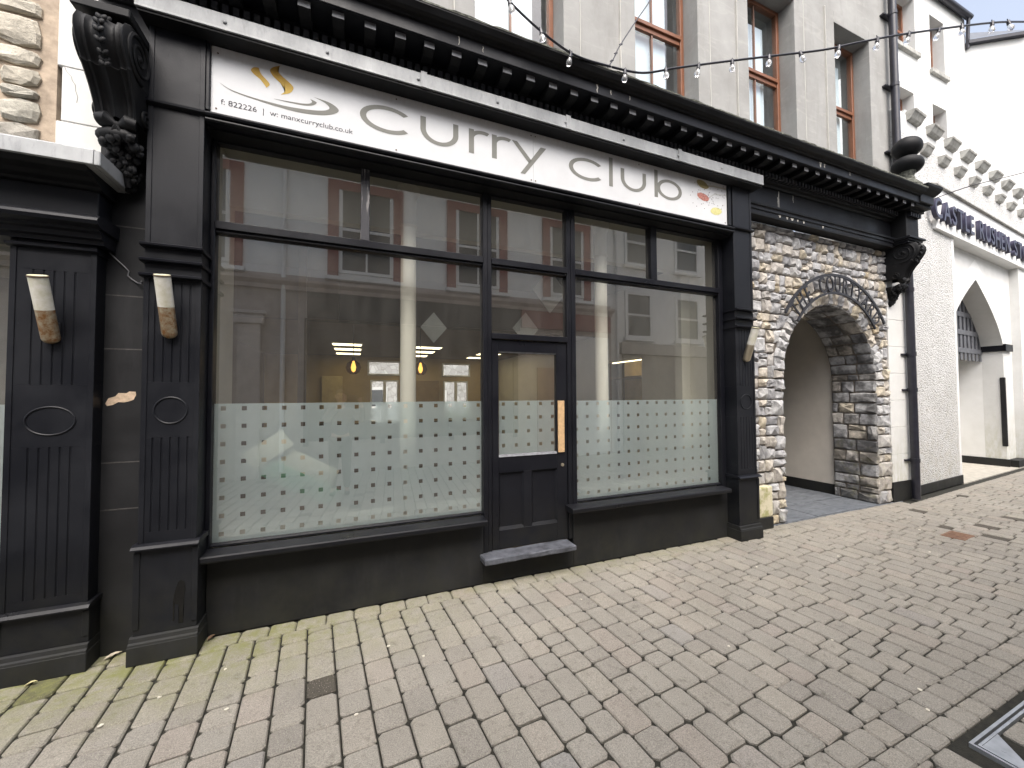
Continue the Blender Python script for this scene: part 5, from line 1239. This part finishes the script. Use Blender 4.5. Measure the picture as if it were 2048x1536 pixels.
# ------------------------------------------------------------------ inside the shop
INX0, INX1 = -1.10, 4.20
struct('interior_floor', box(INX0-1.0, 4.74, 0.07, 8.4, -0.05, 0.02), plain('brown_floor', (0.11, 0.075, 0.045), 0.5))
struct('window_bed', box(-0.96, 4.05, 0.065, 0.62, 0.45, 0.585, 0.01), plain('pale_window_bed', (0.60, 0.58, 0.50), 0.7))
bm = nb(); bx(bm, -1.16, -0.962, 0.061, 0.55, 0.02, 3.86); struct('interior_side_wall', bm, MAT['cream'])
bm = nb(); bx(bm, 4.13, 4.30, 0.061, 1.45, 0.02, 3.86); bx(bm, 4.13, 4.30, 2.55, 8.0, 0.02, 2.74); bx(bm, 4.13, 4.30, 1.451, 2.549, 2.25, 3.41); bx(bm, 3.98, 4.129, 0.50, 0.62, 0.02, 3.86); struct('interior_right_wall', bm, MAT['cream'])
bm = nb(); bx(bm, -0.961, 4.129, 0.36, 0.46, 3.222, 3.86); struct('interior_beam', bm, MAT['cream'])
bm = nb(); bx(bm, -0.961, 4.129, 0.045, 0.359, 3.60, 3.70); struct('front_ceiling', bm, MAT['cream'])
bm = nb(); bx(bm, -2.1, 4.72, 0.461, 2.6, 3.42, 3.52); struct('dark_ceiling', bm, MAT['brown_dark'])
bm = nb(); bx(bm, -2.1, 4.72, 2.601, 2.70, 2.72, 3.52); struct('dark_bulkhead', bm, MAT['brown_dark'])
bm = nb(); bx(bm, -2.1, 4.72, 2.701, 8.4, 2.751, 2.80); struct('interior_ceiling', bm, plain('dim_ceiling', (0.16, 0.13, 0.09), 0.9))
bm = nb(); bx(bm, -2.2, -2.1, 0.551, 8.4, 0.02, 3.5); bx(bm, -2.1, -1.161, 0.552, 0.66, 0.02, 3.419); struct('interior_left_wall', bm, MAT['brown_dark'])
bm = nb(); bx(bm, 4.69, 4.735, 0.5, 8.4, 0.021, 3.41); struct('interior_far_right_wall', bm, MAT['brown_dark'])
# back wall with two windows to the yard
BW = [(0.33, 1.20, 2.24, 2.64), (0.40, 1.15, 0.95, 2.11), (2.38, 3.23, 2.23, 2.62), (2.42, 3.16, 0.95, 2.10)]
bm = nb(); xs = sorted({-2.1, 4.70} | {q for w in BW for q in w[:2]}); zs = sorted({0.02, 2.75} | {q for w in BW for q in w[2:]})
for a, b in zip(xs, xs[1:]):
    for c_, d_ in zip(zs, zs[1:]):
        if any(w[0] < (a+b)/2 < w[1] and w[2] < (c_+d_)/2 < w[3] for w in BW): continue
        bx(bm, a, b, 8.0, 8.12, c_, d_)
struct('interior_back_wall', bm, MAT['tan'])
for i, (a, b, c_, d_) in enumerate(BW):
    bm = nb(); bx(bm, a, a+0.04, 7.96, 8.02, c_, d_); bx(bm, b-0.04, b, 7.96, 8.02, c_, d_); bx(bm, a+0.04, b-0.04, 7.96, 8.02, c_, c_+0.04); bx(bm, a+0.04, b-0.04, 7.96, 8.02, d_-0.04, d_)
    if i in (1, 3): bx(bm, (a+b)/2-0.04, (a+b)/2+0.04, 7.965, 8.02, c_+0.041, d_-0.041)
    solo('back_window_frame', bm, MAT['white_clean'], ['upper back window frame seen through the left half of the glass', 'lower back window frame seen through the left half of the glass', 'upper back window frame just left of the door', 'lower back window frame just left of the door'][i], 'window frame', 'back windows of the shop')
# timber panelling on parts of the back wall
bm = nb(); bx(bm, -0.80, -0.30, 7.90, 7.99, 1.0, 2.2, 0.01); solo('notice_board', bm, plain('lit_yellow_panel', (0.62, 0.49, 0.24), 0.8), 'pale yellow notice board at the back of the shop', 'notice board')
bm = nb(); bx(bm, -2.0, 4.12, 7.93, 7.998, 0.02, 1.95 if False else 0.93); struct('dado_panelling', bm, MAT['timber_dark'])
bm = nb(); bx(bm, 1.35, 2.28, 7.90, 7.99, 0.95, 2.1, 0.005); solo('wall_board', bm, plain('brown_panel', (0.30, 0.20, 0.09), 0.7), 'brown timber board on the back wall between the two back windows', 'board')
# cast columns
for x, lab in ((0.458, 'cream round column behind the large left window'), (2.588, 'cream round column behind the right window')):
    o = thing('column', lab, 'column', (x, 0.36, 0.02), 0, 'cream columns inside the window')
    bm = nb(); lathe(bm, [(0.074, 0.70), (0.072, 2.0), (0.069, 3.22)], x, 0.30, 24); part('shaft', bm, MAT['cream_col'], o, True)
    bm = nb(); lathe(bm, [(0.12, 0.586), (0.12, 0.62), (0.10, 0.64), (0.095, 0.66), (0.078, 0.70)], x, 0.30, 24); part('base', bm, MAT['cream_col'], o, True)
    bm = nb(); lathe(bm, [(0.070, 3.221), (0.085, 3.24), (0.070, 3.26), (0.072, 3.50), (0.10, 3.55), (0.105, 3.598)], x, 0.30, 24); part('capital', bm, MAT['cream_col'], o, True)
# ceiling light panels, pendants
nl = 0
LABC = ['left', 'middle', 'right']; LABR = ['nearest', 'second', 'farthest']
for ci, (xa, w_) in enumerate(((-0.42, 0.55), (1.24, 0.56), (2.95, 0.56))):
    for ri, (ya, yb) in enumerate(((6.05, 6.40), (7.05, 7.36), (7.62, 7.90) if False else (5.2, 5.5))):
        o = thing('ceiling_light', 'lit ceiling panel, %s row of the %s column, seen through the glass' % (['middle', 'farthest', 'nearest'][ri], LABC[ci]), 'ceiling light', (xa, ya, 2.73), 0, 'lit ceiling panels in the shop')
        part('frame', box(xa-0.02, xa+w_+0.02, ya-0.02, yb+0.02, 2.735, 2.7505), MAT['white_clean'], o); part('diffuser', box(xa, xa+w_, ya, yb, 2.728, 2.7345), MAT['panel_light'], o)
for x, lab in ((-0.017, 'lit amber pendant bulb left of the cream column'), (0.988, 'lit amber pendant bulb right of the cream column')):
    o = thing('pendant_lamp', lab, 'pendant lamp', (x, 3.0, 2.72), 0, 'amber pendant bulbs')
    part('flex', tube(nb(), [(x, 3.0, 2.75), (x, 3.0, 2.25)], 0.006, 6), MAT['iron'], o); part('holder', tube(nb(), [(x, 3.0, 2.26), (x, 3.0, 2.20)], 0.022, 10), MAT['iron'], o)
    bm = nb(); tube(bm, [(x, 3.0, 2.20), (x, 3.0, 2.17), (x, 3.0, 2.10), (x, 3.0, 2.05), (x, 3.0, 2.03)], [0.012, 0.02, 0.038, 0.025, 0.006], 12); part('bulb', bm, MAT['filament'], o, True)
    bm = nb(); lathe(bm, [(0.03, 2.21), (0.085, 2.17), (0.11, 2.10), (0.085, 2.03), (0.04, 2.00)], x, 3.0, 16)
    t = NT('smoked_shade'); tr = t.n.new('ShaderNodeBsdfTransparent'); tr.inputs['Color'].default_value = (0.55, 0.42, 0.28, 1); t.lk(tr.outputs[0], t.out.inputs[0]); part('smoked_shade', bm, t.m, o, True)
# pale square cards hanging on their points
card = plain('grey_card', (0.36, 0.36, 0.33), 0.9)
for (x, z, h, y, lab) in ((2.20, 2.93, 0.27, 0.80, 'largest pale diamond card hanging behind the door post'), (0.78, 2.39, 0.165, 0.75, 'pale diamond card hanging right of the left column'), (1.92, 2.47, 0.20, 0.90, 'dim diamond card hanging over the door')):
    bm = nb(); prism_y(bm, [(x-h*0.85, z), (x, z+h), (x+h*0.85, z), (x, z-h)], y, y+0.012); o = solo('hanging_card', bm, card, lab, 'hanging card', 'pale diamond cards hanging in the window')
# dark timber screen, counter and shelving
bm = nb(); bx(bm, -0.60, -0.52, 1.6, 1.7, 0.02, 3.419); bx(bm, -0.52, -0.18, 1.62, 1.68, 2.55, 3.0); solo('timber_screen', bm, MAT['timber_dark'], 'dark timber post and hood inside the left window', 'screen')
ct = thing('counter', 'shop counter with a pale top behind the frosted left window', 'counter', (0.6, 3.4, 0.02))
part('body', box(-0.2, 1.9, 3.2, 3.7, 0.021, 1.02, 0.01), MAT['timber_dark'], ct); part('top', box(-0.25, 1.95, 3.15, 3.75, 1.021, 1.06, 0.005), plain('counter_top', (0.55, 0.52, 0.45), 0.5), ct)
sh = thing('bottle_shelves', 'lit cream shelf niche behind the right window', 'shelves', (4.5, 2.0, 0.02))
part('back', box(4.66, 4.689, 1.46, 2.54, 0.03, 2.3), plain('lit_cream_back', (0.75, 0.55, 0.26), 0.8), sh)
for z in (1.05, 1.5, 1.95): part('shelf', box(4.32, 4.659, 1.46, 2.54, z, z+0.03), MAT['timber_dark'], sh)
part('strip_light', box(4.36, 4.40, 1.50, 2.50, 2.235, 2.249), MAT['panel_light'], sh)
ab = thing('folded_board', 'green and cream folded board lying behind the frosted film', 'board', (-0.45, 0.45, 0.6))
def rotbox(c, sx, sy, sz, ang):
    bm = box(-sx/2, sx/2, -sy/2, sy/2, -sz/2, sz/2, 0.004); bmesh.ops.transform(bm, matrix=Matrix.Translation(c) @ Matrix.Rotation(R(ang), 4, 'Y'), verts=bm.verts[:]); return bm
part('green_face', rotbox((-0.42, 0.40, 0.92), 0.62, 0.02, 0.15, 30), plain('green_board', (0.09, 0.36, 0.19), 0.5), ab); part('cream_face', rotbox((-0.42, 0.42, 1.08), 0.60, 0.02, 0.16, 30), plain('cream_board', (0.68, 0.60, 0.45), 0.6), ab); part('cream_end', rotbox((-0.66, 0.38, 1.22), 0.34, 0.02, 0.16, -35), plain('cream_board_end', (0.70, 0.62, 0.48), 0.6), ab)
# yard and stone house behind the shop
t = NT('yard_stone'); v_ = t.voro(5.5, 'DISTANCE_TO_EDGE'); cc = t.voro(5.5, 'F1', 'Color')
c = t.mix(t.ramp(v_, [(0.02, 0.0), (0.06, 1.0)]), (0.30, 0.29, 0.27), t.mix(0.3, (0.55, 0.54, 0.52), t.ramp(cc, [(0.2, 0.2), (0.8, 0.7)]))); MAT['yard_stone'] = t.fin(c, 0.9)
yh = thing('yard_house', 'pale stone house across the yard seen through the back windows', 'building', (2.0, 12.0, 0))
part('wall', box(-8, 14, 12.0, 12.3, -0.05, 6.0), MAT['yard_stone'], yh)
for x, z0, z1 in ((2.75, 2.3, 3.4), (0.75, 1.2, 2.0), (3.0, 0.9, 1.9)):
    wd = part('window', box(x-0.4, x+0.4, 11.95, 11.999, z0, z1, 0.003), MAT['white_clean'], yh); part('pane', box(x-0.3, x+0.3, 11.94, 11.949, z0+0.1, z1-0.1), plain('dark_pane', (0.10, 0.11, 0.12), 0.2), wd)
rg = random.Random(3); bm = nb()
for k in range(160):
    x = rg.uniform(2.2, 3.9); y = rg.uniform(9.2, 9.9); h = rg.uniform(0.8, 1.55); dx = rg.uniform(-0.3, 0.3); w_ = rg.uniform(0.012, 0.03)
    p = [(x-w_, y, 0), (x+w_, y, 0), (x+dx*0.5+w_, y, h*0.7), (x+dx, y, h), (x+dx*0.5-w_, y, h*0.7)]; bm.faces.new([bm.verts.new(q) for q in p])
o = bpy.data.objects.new('yard_grasses', mk('yard_grasses', bm, plain('grass_blades', (0.16, 0.20, 0.06), 0.8))); C.objects.link(o); o['kind'] = 'stuff'; o['label'] = 'tall yellow green grasses in the yard behind the shop'; o['category'] = 'grass'

# ------------------------------------------------------------------ across the street (seen mirrored in the glass)
YO = -6.0
ob = thing('opposite_building', 'white rendered building with red window surrounds opposite, mirrored in the shop glass', 'building', (1.5, -6.0, 0))
MAT['red'] = plain('red_surround', (0.30, 0.13, 0.11), 0.7, 0.15); MAT['opp_white'] = plain('opposite_white', (0.84, 0.84, 0.82), 0.85, 0.06, 2)
part('wall', box(-9.0, 6.9, YO-0.4, YO, 4.25, 6.75), MAT['opp_white'], ob)
part('ground_floor', box(-9.0, 6.9, YO-0.4, YO, 0.0, 4.249), plain('opposite_pinkish', (0.48, 0.42, 0.38), 0.85), ob)
for (a, b) in ((-6.45, -4.85), (-3.75, -2.14), (-0.57, 1.04), (2.08, 3.67), (4.70, 6.21)):
    z0, z1 = 4.30, 6.48
    bm = nb(); bx(bm, a, a+0.22, YO, YO+0.05, z0, z1, 0.004); bx(bm, b-0.22, b, YO, YO+0.05, z0, z1, 0.004); bx(bm, a+0.221, b-0.221, YO, YO+0.05, z1-0.20, z1, 0.004); wd = part('window', bm, MAT['red'], ob)
    bm = nb(); bx(bm, a+0.221, b-0.221, YO, YO+0.012, z0+0.1, z1-0.2); part('pane', bm, plain('opposite_glass', (0.06, 0.065, 0.07), 0.12), wd)
    bm = nb(); c_ = (a+b)/2
    for q in ((a+0.222, a+0.30), (b-0.30, b-0.222), (c_-0.02, c_+0.02)): bx(bm, q[0], q[1], YO+0.0125, YO+0.03, z0+0.1, z1-0.2)
    bx(bm, a+0.30, b-0.30, YO+0.0125, YO+0.032, 5.36, 5.42); bx(bm, a+0.30, b-0.30, YO+0.0125, YO+0.032, z0+0.1, z0+0.17); part('sash', bm, MAT['white_clean'], wd)
    part('sill', box(a-0.05, b+0.05, YO, YO+0.14, z0-0.08, z0-0.001, 0.005), MAT['white_clean'], wd)
bm = nb(); prism_x(bm, [(YO, 3.92), (YO+0.08, 3.92), (YO+0.10, 4.00), (YO+0.22, 4.06), (YO+0.24, 4.12), (YO, 4.16)], -9.0, 6.9); part('shop_cornice', bm, plain('pink_cornice', (0.55, 0.47, 0.44), 0.8), ob)
part('fascia', box(-0.95, 4.0, YO, YO+0.09, 3.35, 3.91, 0.004), plain('opposite_black_fascia', (0.02, 0.02, 0.022), 0.5), ob); part('red_fascia', box(4.05, 6.85, YO, YO+0.09, 3.45, 3.91, 0.004), MAT['red'], ob)
part('shop_window', box(-0.90, 3.95, YO, YO+0.02, 0.7, 3.34), plain('opposite_shop_glass', (0.045, 0.042, 0.04), 0.12), ob)
for k, x in enumerate((-0.95, 0.6, 2.2, 3.85)): part('shop_mullion', box(x-0.05, x+0.05, YO+0.021, YO+0.07, 0.6, 3.34), plain('opposite_dark_paint', (0.03, 0.025, 0.024), 0.5), ob)
for x in (-2.0, -4.6):
    p_ = part('pilaster', box(x-0.20, x+0.20, YO, YO+0.10, 0, 3.15, 0.005), plain('opposite_pilaster', (0.55, 0.49, 0.45), 0.8), ob); bm = nb(); bx(bm, x-0.26, x+0.26, YO, YO+0.15, 3.151, 3.35, 0.02); bx(bm, x-0.30, x+0.30, YO, YO+0.18, 3.351, 3.42, 0.01); part('capital', bm, plain('opposite_capital', (0.6, 0.54, 0.5), 0.8), p_)
part('door', box(4.5, 5.5, YO, YO+0.04, 0.0, 2.4, 0.004), MAT['red'], ob); part('door_surround', box(5.55, 6.8, YO, YO+0.06, 0.0, 3.3, 0.004), MAT['opp_white'], ob)
part('rainwater_pipe', tube(nb(), [(-1.4, YO+0.06, 0.1), (-1.4, YO+0.06, 6.74)], 0.045, 10), MAT['white_clean'], ob, True)
part('roof', prism_x(nb(), [(YO+0.25, 6.751), (YO+0.25, 6.81), (YO-4.0, 8.2), (YO-8.0, 6.81), (YO-8.0, 6.751)], -9.0, 6.9), MAT['slate_roof'], ob)
o2_ = thing('opposite_house', 'plain white house with sash windows opposite, mirrored in the right window', 'building', (11, -6.0, 0))
part('wall', box(6.901, 18.0, YO-0.4, YO-0.02, 0.0, 7.1), MAT['opp_white'], o2_)
for a in (7.42, 9.35, 11.3, 13.2, 15.1):
    for z0 in (3.36, 5.55):
        bm = nb(); b = a+1.0
        for q in ((a, a+0.09, z0, z0+1.4), (b-0.09, b, z0, z0+1.4), (a+0.09, b-0.09, z0+1.31, z0+1.4), (a+0.09, b-0.09, z0, z0+0.08), (a+0.09, b-0.09, z0+0.67, z0+0.73)): bx(bm, q[0], q[1], YO-0.02, YO+0.03, q[2], q[3])
        wd = part('window', bm, MAT['white_clean'], o2_); part('pane', box(a+0.09, b-0.09, YO-0.0195, YO-0.005, z0+0.08, z0+1.31), plain('house_glass', (0.10, 0.11, 0.115), 0.12), wd); part('sill', box(a-0.06, b+0.06, YO-0.02, YO+0.09, z0-0.09, z0-0.001), MAT['white_clean'], wd)
part('shopfront', box(7.3, 12, YO-0.02, YO+0.05, 0.0, 2.85, 0.005), plain('house_shopfront', (0.40, 0.37, 0.33), 0.8), o2_); part('fascia', box(7.2, 12.1, YO-0.02, YO+0.12, 2.86, 3.2, 0.005), plain('house_fascia', (0.45, 0.42, 0.38), 0.8), o2_)
part('rainwater_pipe', tube(nb(), [(7.1, YO+0.05, 0.1), (7.1, YO+0.05, 7.05)], 0.045, 10), MAT['white_clean'], o2_, True)
part('roof', prism_x(nb(), [(YO+0.25, 7.101), (YO+0.25, 7.16), (YO-4.0, 8.6), (YO-8.0, 7.16), (YO-8.0, 7.101)], 6.901, 18.0), MAT['slate_roof'], o2_)

# ------------------------------------------------------------------ the photographer, seen mirrored in the glass
pr = thing('person', 'photographer in a dark jacket holding a phone, mirrored in the left window', 'person', (-0.22, -3.98, 0))
def skin(name, verts, edges, mat, parent, root=0, sub=2, extra=None):
    me = bpy.data.meshes.new(name); me.from_pydata([v[:3] for v in verts], edges, []); me.update(); me.materials.append(mat)
    o = bpy.data.objects.new(name, me); C.objects.link(o); o.parent = parent
    if parent.type == 'EMPTY': o.matrix_parent_inverse = Matrix.Translation(parent.location).inverted()
    md = o.modifiers.new('skin', 'SKIN'); md.use_smooth_shade = True
    for i, v in enumerate(verts):
        sv = me.skin_vertices[0].data[i]; sv.radius = (v[3], v[4] if len(v) > 4 else v[3]); sv.use_root = (i == root)
    s2 = o.modifiers.new('sub', 'SUBSURF'); s2.levels = sub; s2.render_levels = sub
    return o
skm = plain('skin_tone', (0.42, 0.25, 0.18), 0.5, 0.05); jck = plain('dark_jacket', (0.030, 0.032, 0.045), 0.8, 0.2); trs = plain('dark_trousers', (0.03, 0.03, 0.035), 0.85); hrm = plain('dark_hair', (0.035, 0.025, 0.02), 0.7); shm = plain('shoe_leather', (0.03, 0.025, 0.02), 0.5)
PXc, PYc = -0.22, -3.93
V = [(PXc, PYc, 0.95, 0.13, 0.10), (PXc, PYc, 1.12, 0.125, 0.095), (PXc, PYc, 1.30, 0.145, 0.105), (PXc, PYc, 1.42, 0.12, 0.09),     # 0-3 trunk
     (PXc, PYc+0.01, 1.50, 0.052), (PXc, PYc+0.04, 1.555, 0.058), (PXc, PYc+0.055, 1.60, 0.072, 0.082), (PXc, PYc+0.05, 1.66, 0.078, 0.095), (PXc, PYc+0.035, 1.73, 0.068, 0.082),   # 4-8 neck, head
     (PXc-0.17, PYc, 1.40, 0.055), (PXc-0.23, PYc+0.15, 1.25, 0.046), (PXc-0.02, PYc+0.40, 1.50, 0.034), (PXc+0.08, PYc+0.475, 1.60, 0.028, 0.02),   # 9-12 left arm
     (PXc+0.17, PYc, 1.40, 0.055), (PXc+0.34, PYc+0.14, 1.24, 0.046), (PXc+0.33, PYc+0.38, 1.50, 0.034), (PXc+0.30, PYc+0.475, 1.60, 0.028, 0.02),   # 13-16 right arm
     (PXc-0.09, PYc, 0.90, 0.085), (PXc-0.10, PYc+0.03, 0.50, 0.058), (PXc-0.11, PYc, 0.09, 0.040), (PXc-0.12, PYc+0.14, 0.045, 0.036, 0.03),  # 17-20 leg
     (PXc+0.09, PYc, 0.90, 0.085), (PXc+0.10, PYc+0.03, 0.50, 0.058), (PXc+0.11, PYc, 0.09, 0.040), (PXc+0.12, PYc+0.14, 0.045, 0.036, 0.03)]  # 21-24 leg
Ed = [(0, 1), (1, 2), (2, 3), (3, 4), (4, 5), (5, 6), (6, 7), (7, 8), (3, 9), (9, 10), (10, 11), (11, 12), (3, 13), (13, 14), (14, 15), (15, 16), (0, 17), (17, 18), (18, 19), (19, 20), (0, 21), (21, 22), (22, 23), (23, 24)]
# fingers: four and a thumb on each hand, closed round the phone
def fingers(ix, sx):
    bx_, by_, bz_ = V[ix][:3]
    for k in range(4):
        z = bz_+0.035-0.021*k; n0 = len(V)
        V.append((bx_+sx*0.020, by_+0.018, z, 0.0090)); V.append((bx_+sx*0.030, by_+0.040, z+0.004, 0.0085)); V.append((bx_-sx*0.006, by_+0.052, z+0.004, 0.0075))
        Ed.extend([(ix, n0), (n0, n0+1), (n0+1, n0+2)])
    n0 = len(V); V.append((bx_-sx*0.022, by_-0.008, bz_+0.010, 0.0105)); V.append((bx_-sx*0.042, by_+0.004, bz_+0.028, 0.009)); Ed.extend([(ix, n0), (n0, n0+1)])
fingers(12, -1); fingers(16, 1)
body = skin('body', V, Ed, skm, pr)
JV = [(x, y, z, r*1.16+0.006, (q[0] if q else r)*1.16+0.006) for (x, y, z, r, *q) in V[:4]] + [(x, y, z, r*1.25+0.006) for (x, y, z, r, *q) in (V[4],)] + [(x, y, z, r*1.3+0.006) for (x, y, z, r, *q) in (V[9], V[10], V[11], V[13], V[14], V[15])]
skin('jacket', JV, [(0, 1), (1, 2), (2, 3), (3, 4), (3, 5), (5, 6), (6, 7), (3, 8), (8, 9), (9, 10)], jck, body)
TV = [(PXc, PYc, 0.97, 0.15, 0.115)] + [(x, y, z, r*1.25+0.006) for (x, y, z, r, *q) in (V[17], V[18], V[19], V[21], V[22], V[23])]
skin('trousers', TV, [(0, 1), (1, 2), (2, 3), (0, 4), (4, 5), (5, 6)], trs, body)
for ix in (19, 23): a, b = V[ix], V[ix+1]; skin('shoe', [(a[0], a[1]-0.03, 0.045, 0.045), (a[0], a[1]+0.06, 0.042, 0.046, 0.042), (b[0], b[1]+0.05, 0.035, 0.042, 0.034)], [(0, 1), (1, 2)], shm, body)
hx, hy, hz = PXc, PYc+0.05, 1.67
bm = nb(); ball(bm, (hx, hy-0.014, hz+0.020), 0.1, 18, 12, (0.84, 1.02, 0.98))
bmesh.ops.delete(bm, geom=[v for v in bm.verts if v.co.z < hz+0.035 and v.co.y > hy+0.005 or v.co.z < hz-0.055], context='VERTS'); part('hair', bm, hrm, body, True)
bm = nb()
for s in (-1, 1): ball(bm, (hx+s*0.031, hy+0.088, hz+0.004), 0.011, 8, 6, (1.2, 0.7, 0.7))
part('eye', bm, plain('eye_dark', (0.05, 0.04, 0.035), 0.3), body, True)
bm = nb(); ball(bm, (hx, hy+0.100, hz-0.020), 0.016, 8, 6, (0.8, 1.0, 1.3))
for s in (-1, 1): ball(bm, (hx+s*0.083, hy-0.005, hz-0.012), 0.024, 8, 6, (0.4, 0.8, 1.25))
part('nose_and_ears', bm, skm, body, True)
bm = nb(); ball(bm, (hx, hy+0.090, hz-0.052), 0.022, 10, 6, (1.0, 0.4, 0.28)); part('mouth', bm, plain('lips', (0.30, 0.13, 0.11), 0.5), body, True)
ph = thing('phone', 'black phone held sideways by the mirrored photographer', 'phone', (-0.03, -3.43, 1.62))
part('case', box(-0.115, 0.045, -3.428, -3.418, 1.605, 1.683, 0.004, 2), plain('phone_black', (0.012, 0.012, 0.014), 0.25), ph)
bm = nb(); tube(bm, [(0.022, -3.4178, 1.662), (0.022, -3.4165, 1.662)], 0.007, 12); tube(bm, [(0.022, -3.4178, 1.640), (0.022, -3.4165, 1.640)], 0.007, 12); part('lens', bm, plain('lens_glass', (0.02, 0.02, 0.03), 0.05), ph)

# ------------------------------------------------------------------ small things on the ground and wall
def leaf(label, x, y, ang, L, w, col):
    bm = nb(); n = 7; a = []
    for k in range(n+1):
        u = k/n; h = w*math.sin(math.pi*u)*(0.75+0.25*(k % 2)); z = 0.006+0.012*math.sin(u*2.6)
        a.append((bm.verts.new(((u-0.5)*L, h, z+0.006)), bm.verts.new(((u-0.5)*L, 0, z)), bm.verts.new(((u-0.5)*L, -h, z+0.005))))
    for p, q in zip(a, a[1:]):
        for i in (0, 1): bm.faces.new((p[i], p[i+1], q[i+1], q[i]))
    bmesh.ops.remove_doubles(bm, verts=bm.verts[:], dist=0.0005)
    bmesh.ops.transform(bm, matrix=Matrix.Translation((x, y, 0)) @ Matrix.Rotation(R(ang), 4, 'Z'), verts=bm.verts[:])
    solo('fallen_leaf', bm, plain('dry_leaf', col, 0.8, 0.25, 40), label, 'leaf', 'dry leaves at the foot of the shopfront')
leaf('dry buff leaf on the pavers below the leftmost pilaster', -1.72, -0.225, 20, 0.05, 0.012, (0.42, 0.38, 0.20))
leaf('pale dry leaf caught between the two left pilasters', -1.42, -0.085, 35, 0.085, 0.018, (0.52, 0.46, 0.36))
leaf('brown dry leaf in the corner right of the left pilaster plinth', -0.90, -0.10, 60, 0.06, 0.016, (0.16, 0.10, 0.06))
vc = thing('valve_cover', 'small rusty iron valve cover set in the pavers on the right', 'cover', (6.55, -1.07, 0), R(4.9))
MAT['rusty'] = plain('rusty_iron', (0.17, 0.095, 0.06), 0.85, 0.35, 25, 0.3)
part('frame', box(-0.16, 0.16, -0.10, 0.10, -0.01, 0.0035, 0.003), MAT['rusty'], vc, local=True)
for k in range(5): part('rib', box(-0.13+0.06*k, -0.095+0.06*k, -0.075, 0.075, 0.0036, 0.007, 0.001), MAT['rusty'], vc, local=True)
bm = nb(); pts = [(-1.050, 0.465), (-1.035, 0.475), (-1.015, 0.46), (-1.010, 0.41), (-1.018, 0.35), (-1.022, 0.27), (-1.020, 0.20), (-1.045, 0.20), (-1.043, 0.28), (-1.047, 0.32), (-1.066, 0.33), (-1.068, 0.22), (-1.075, 0.22), (-1.076, 0.34), (-1.072, 0.38), (-1.062, 0.43)]
f = poly_y(bm, pts, -0.2128); bmesh.ops.triangulate(bm, faces=[f]); solid(bm)
t = NT('wet_black_stain'); part('wet_stain', bm, t.fin((0.0025, 0.0028, 0.003), 0.15), sf)
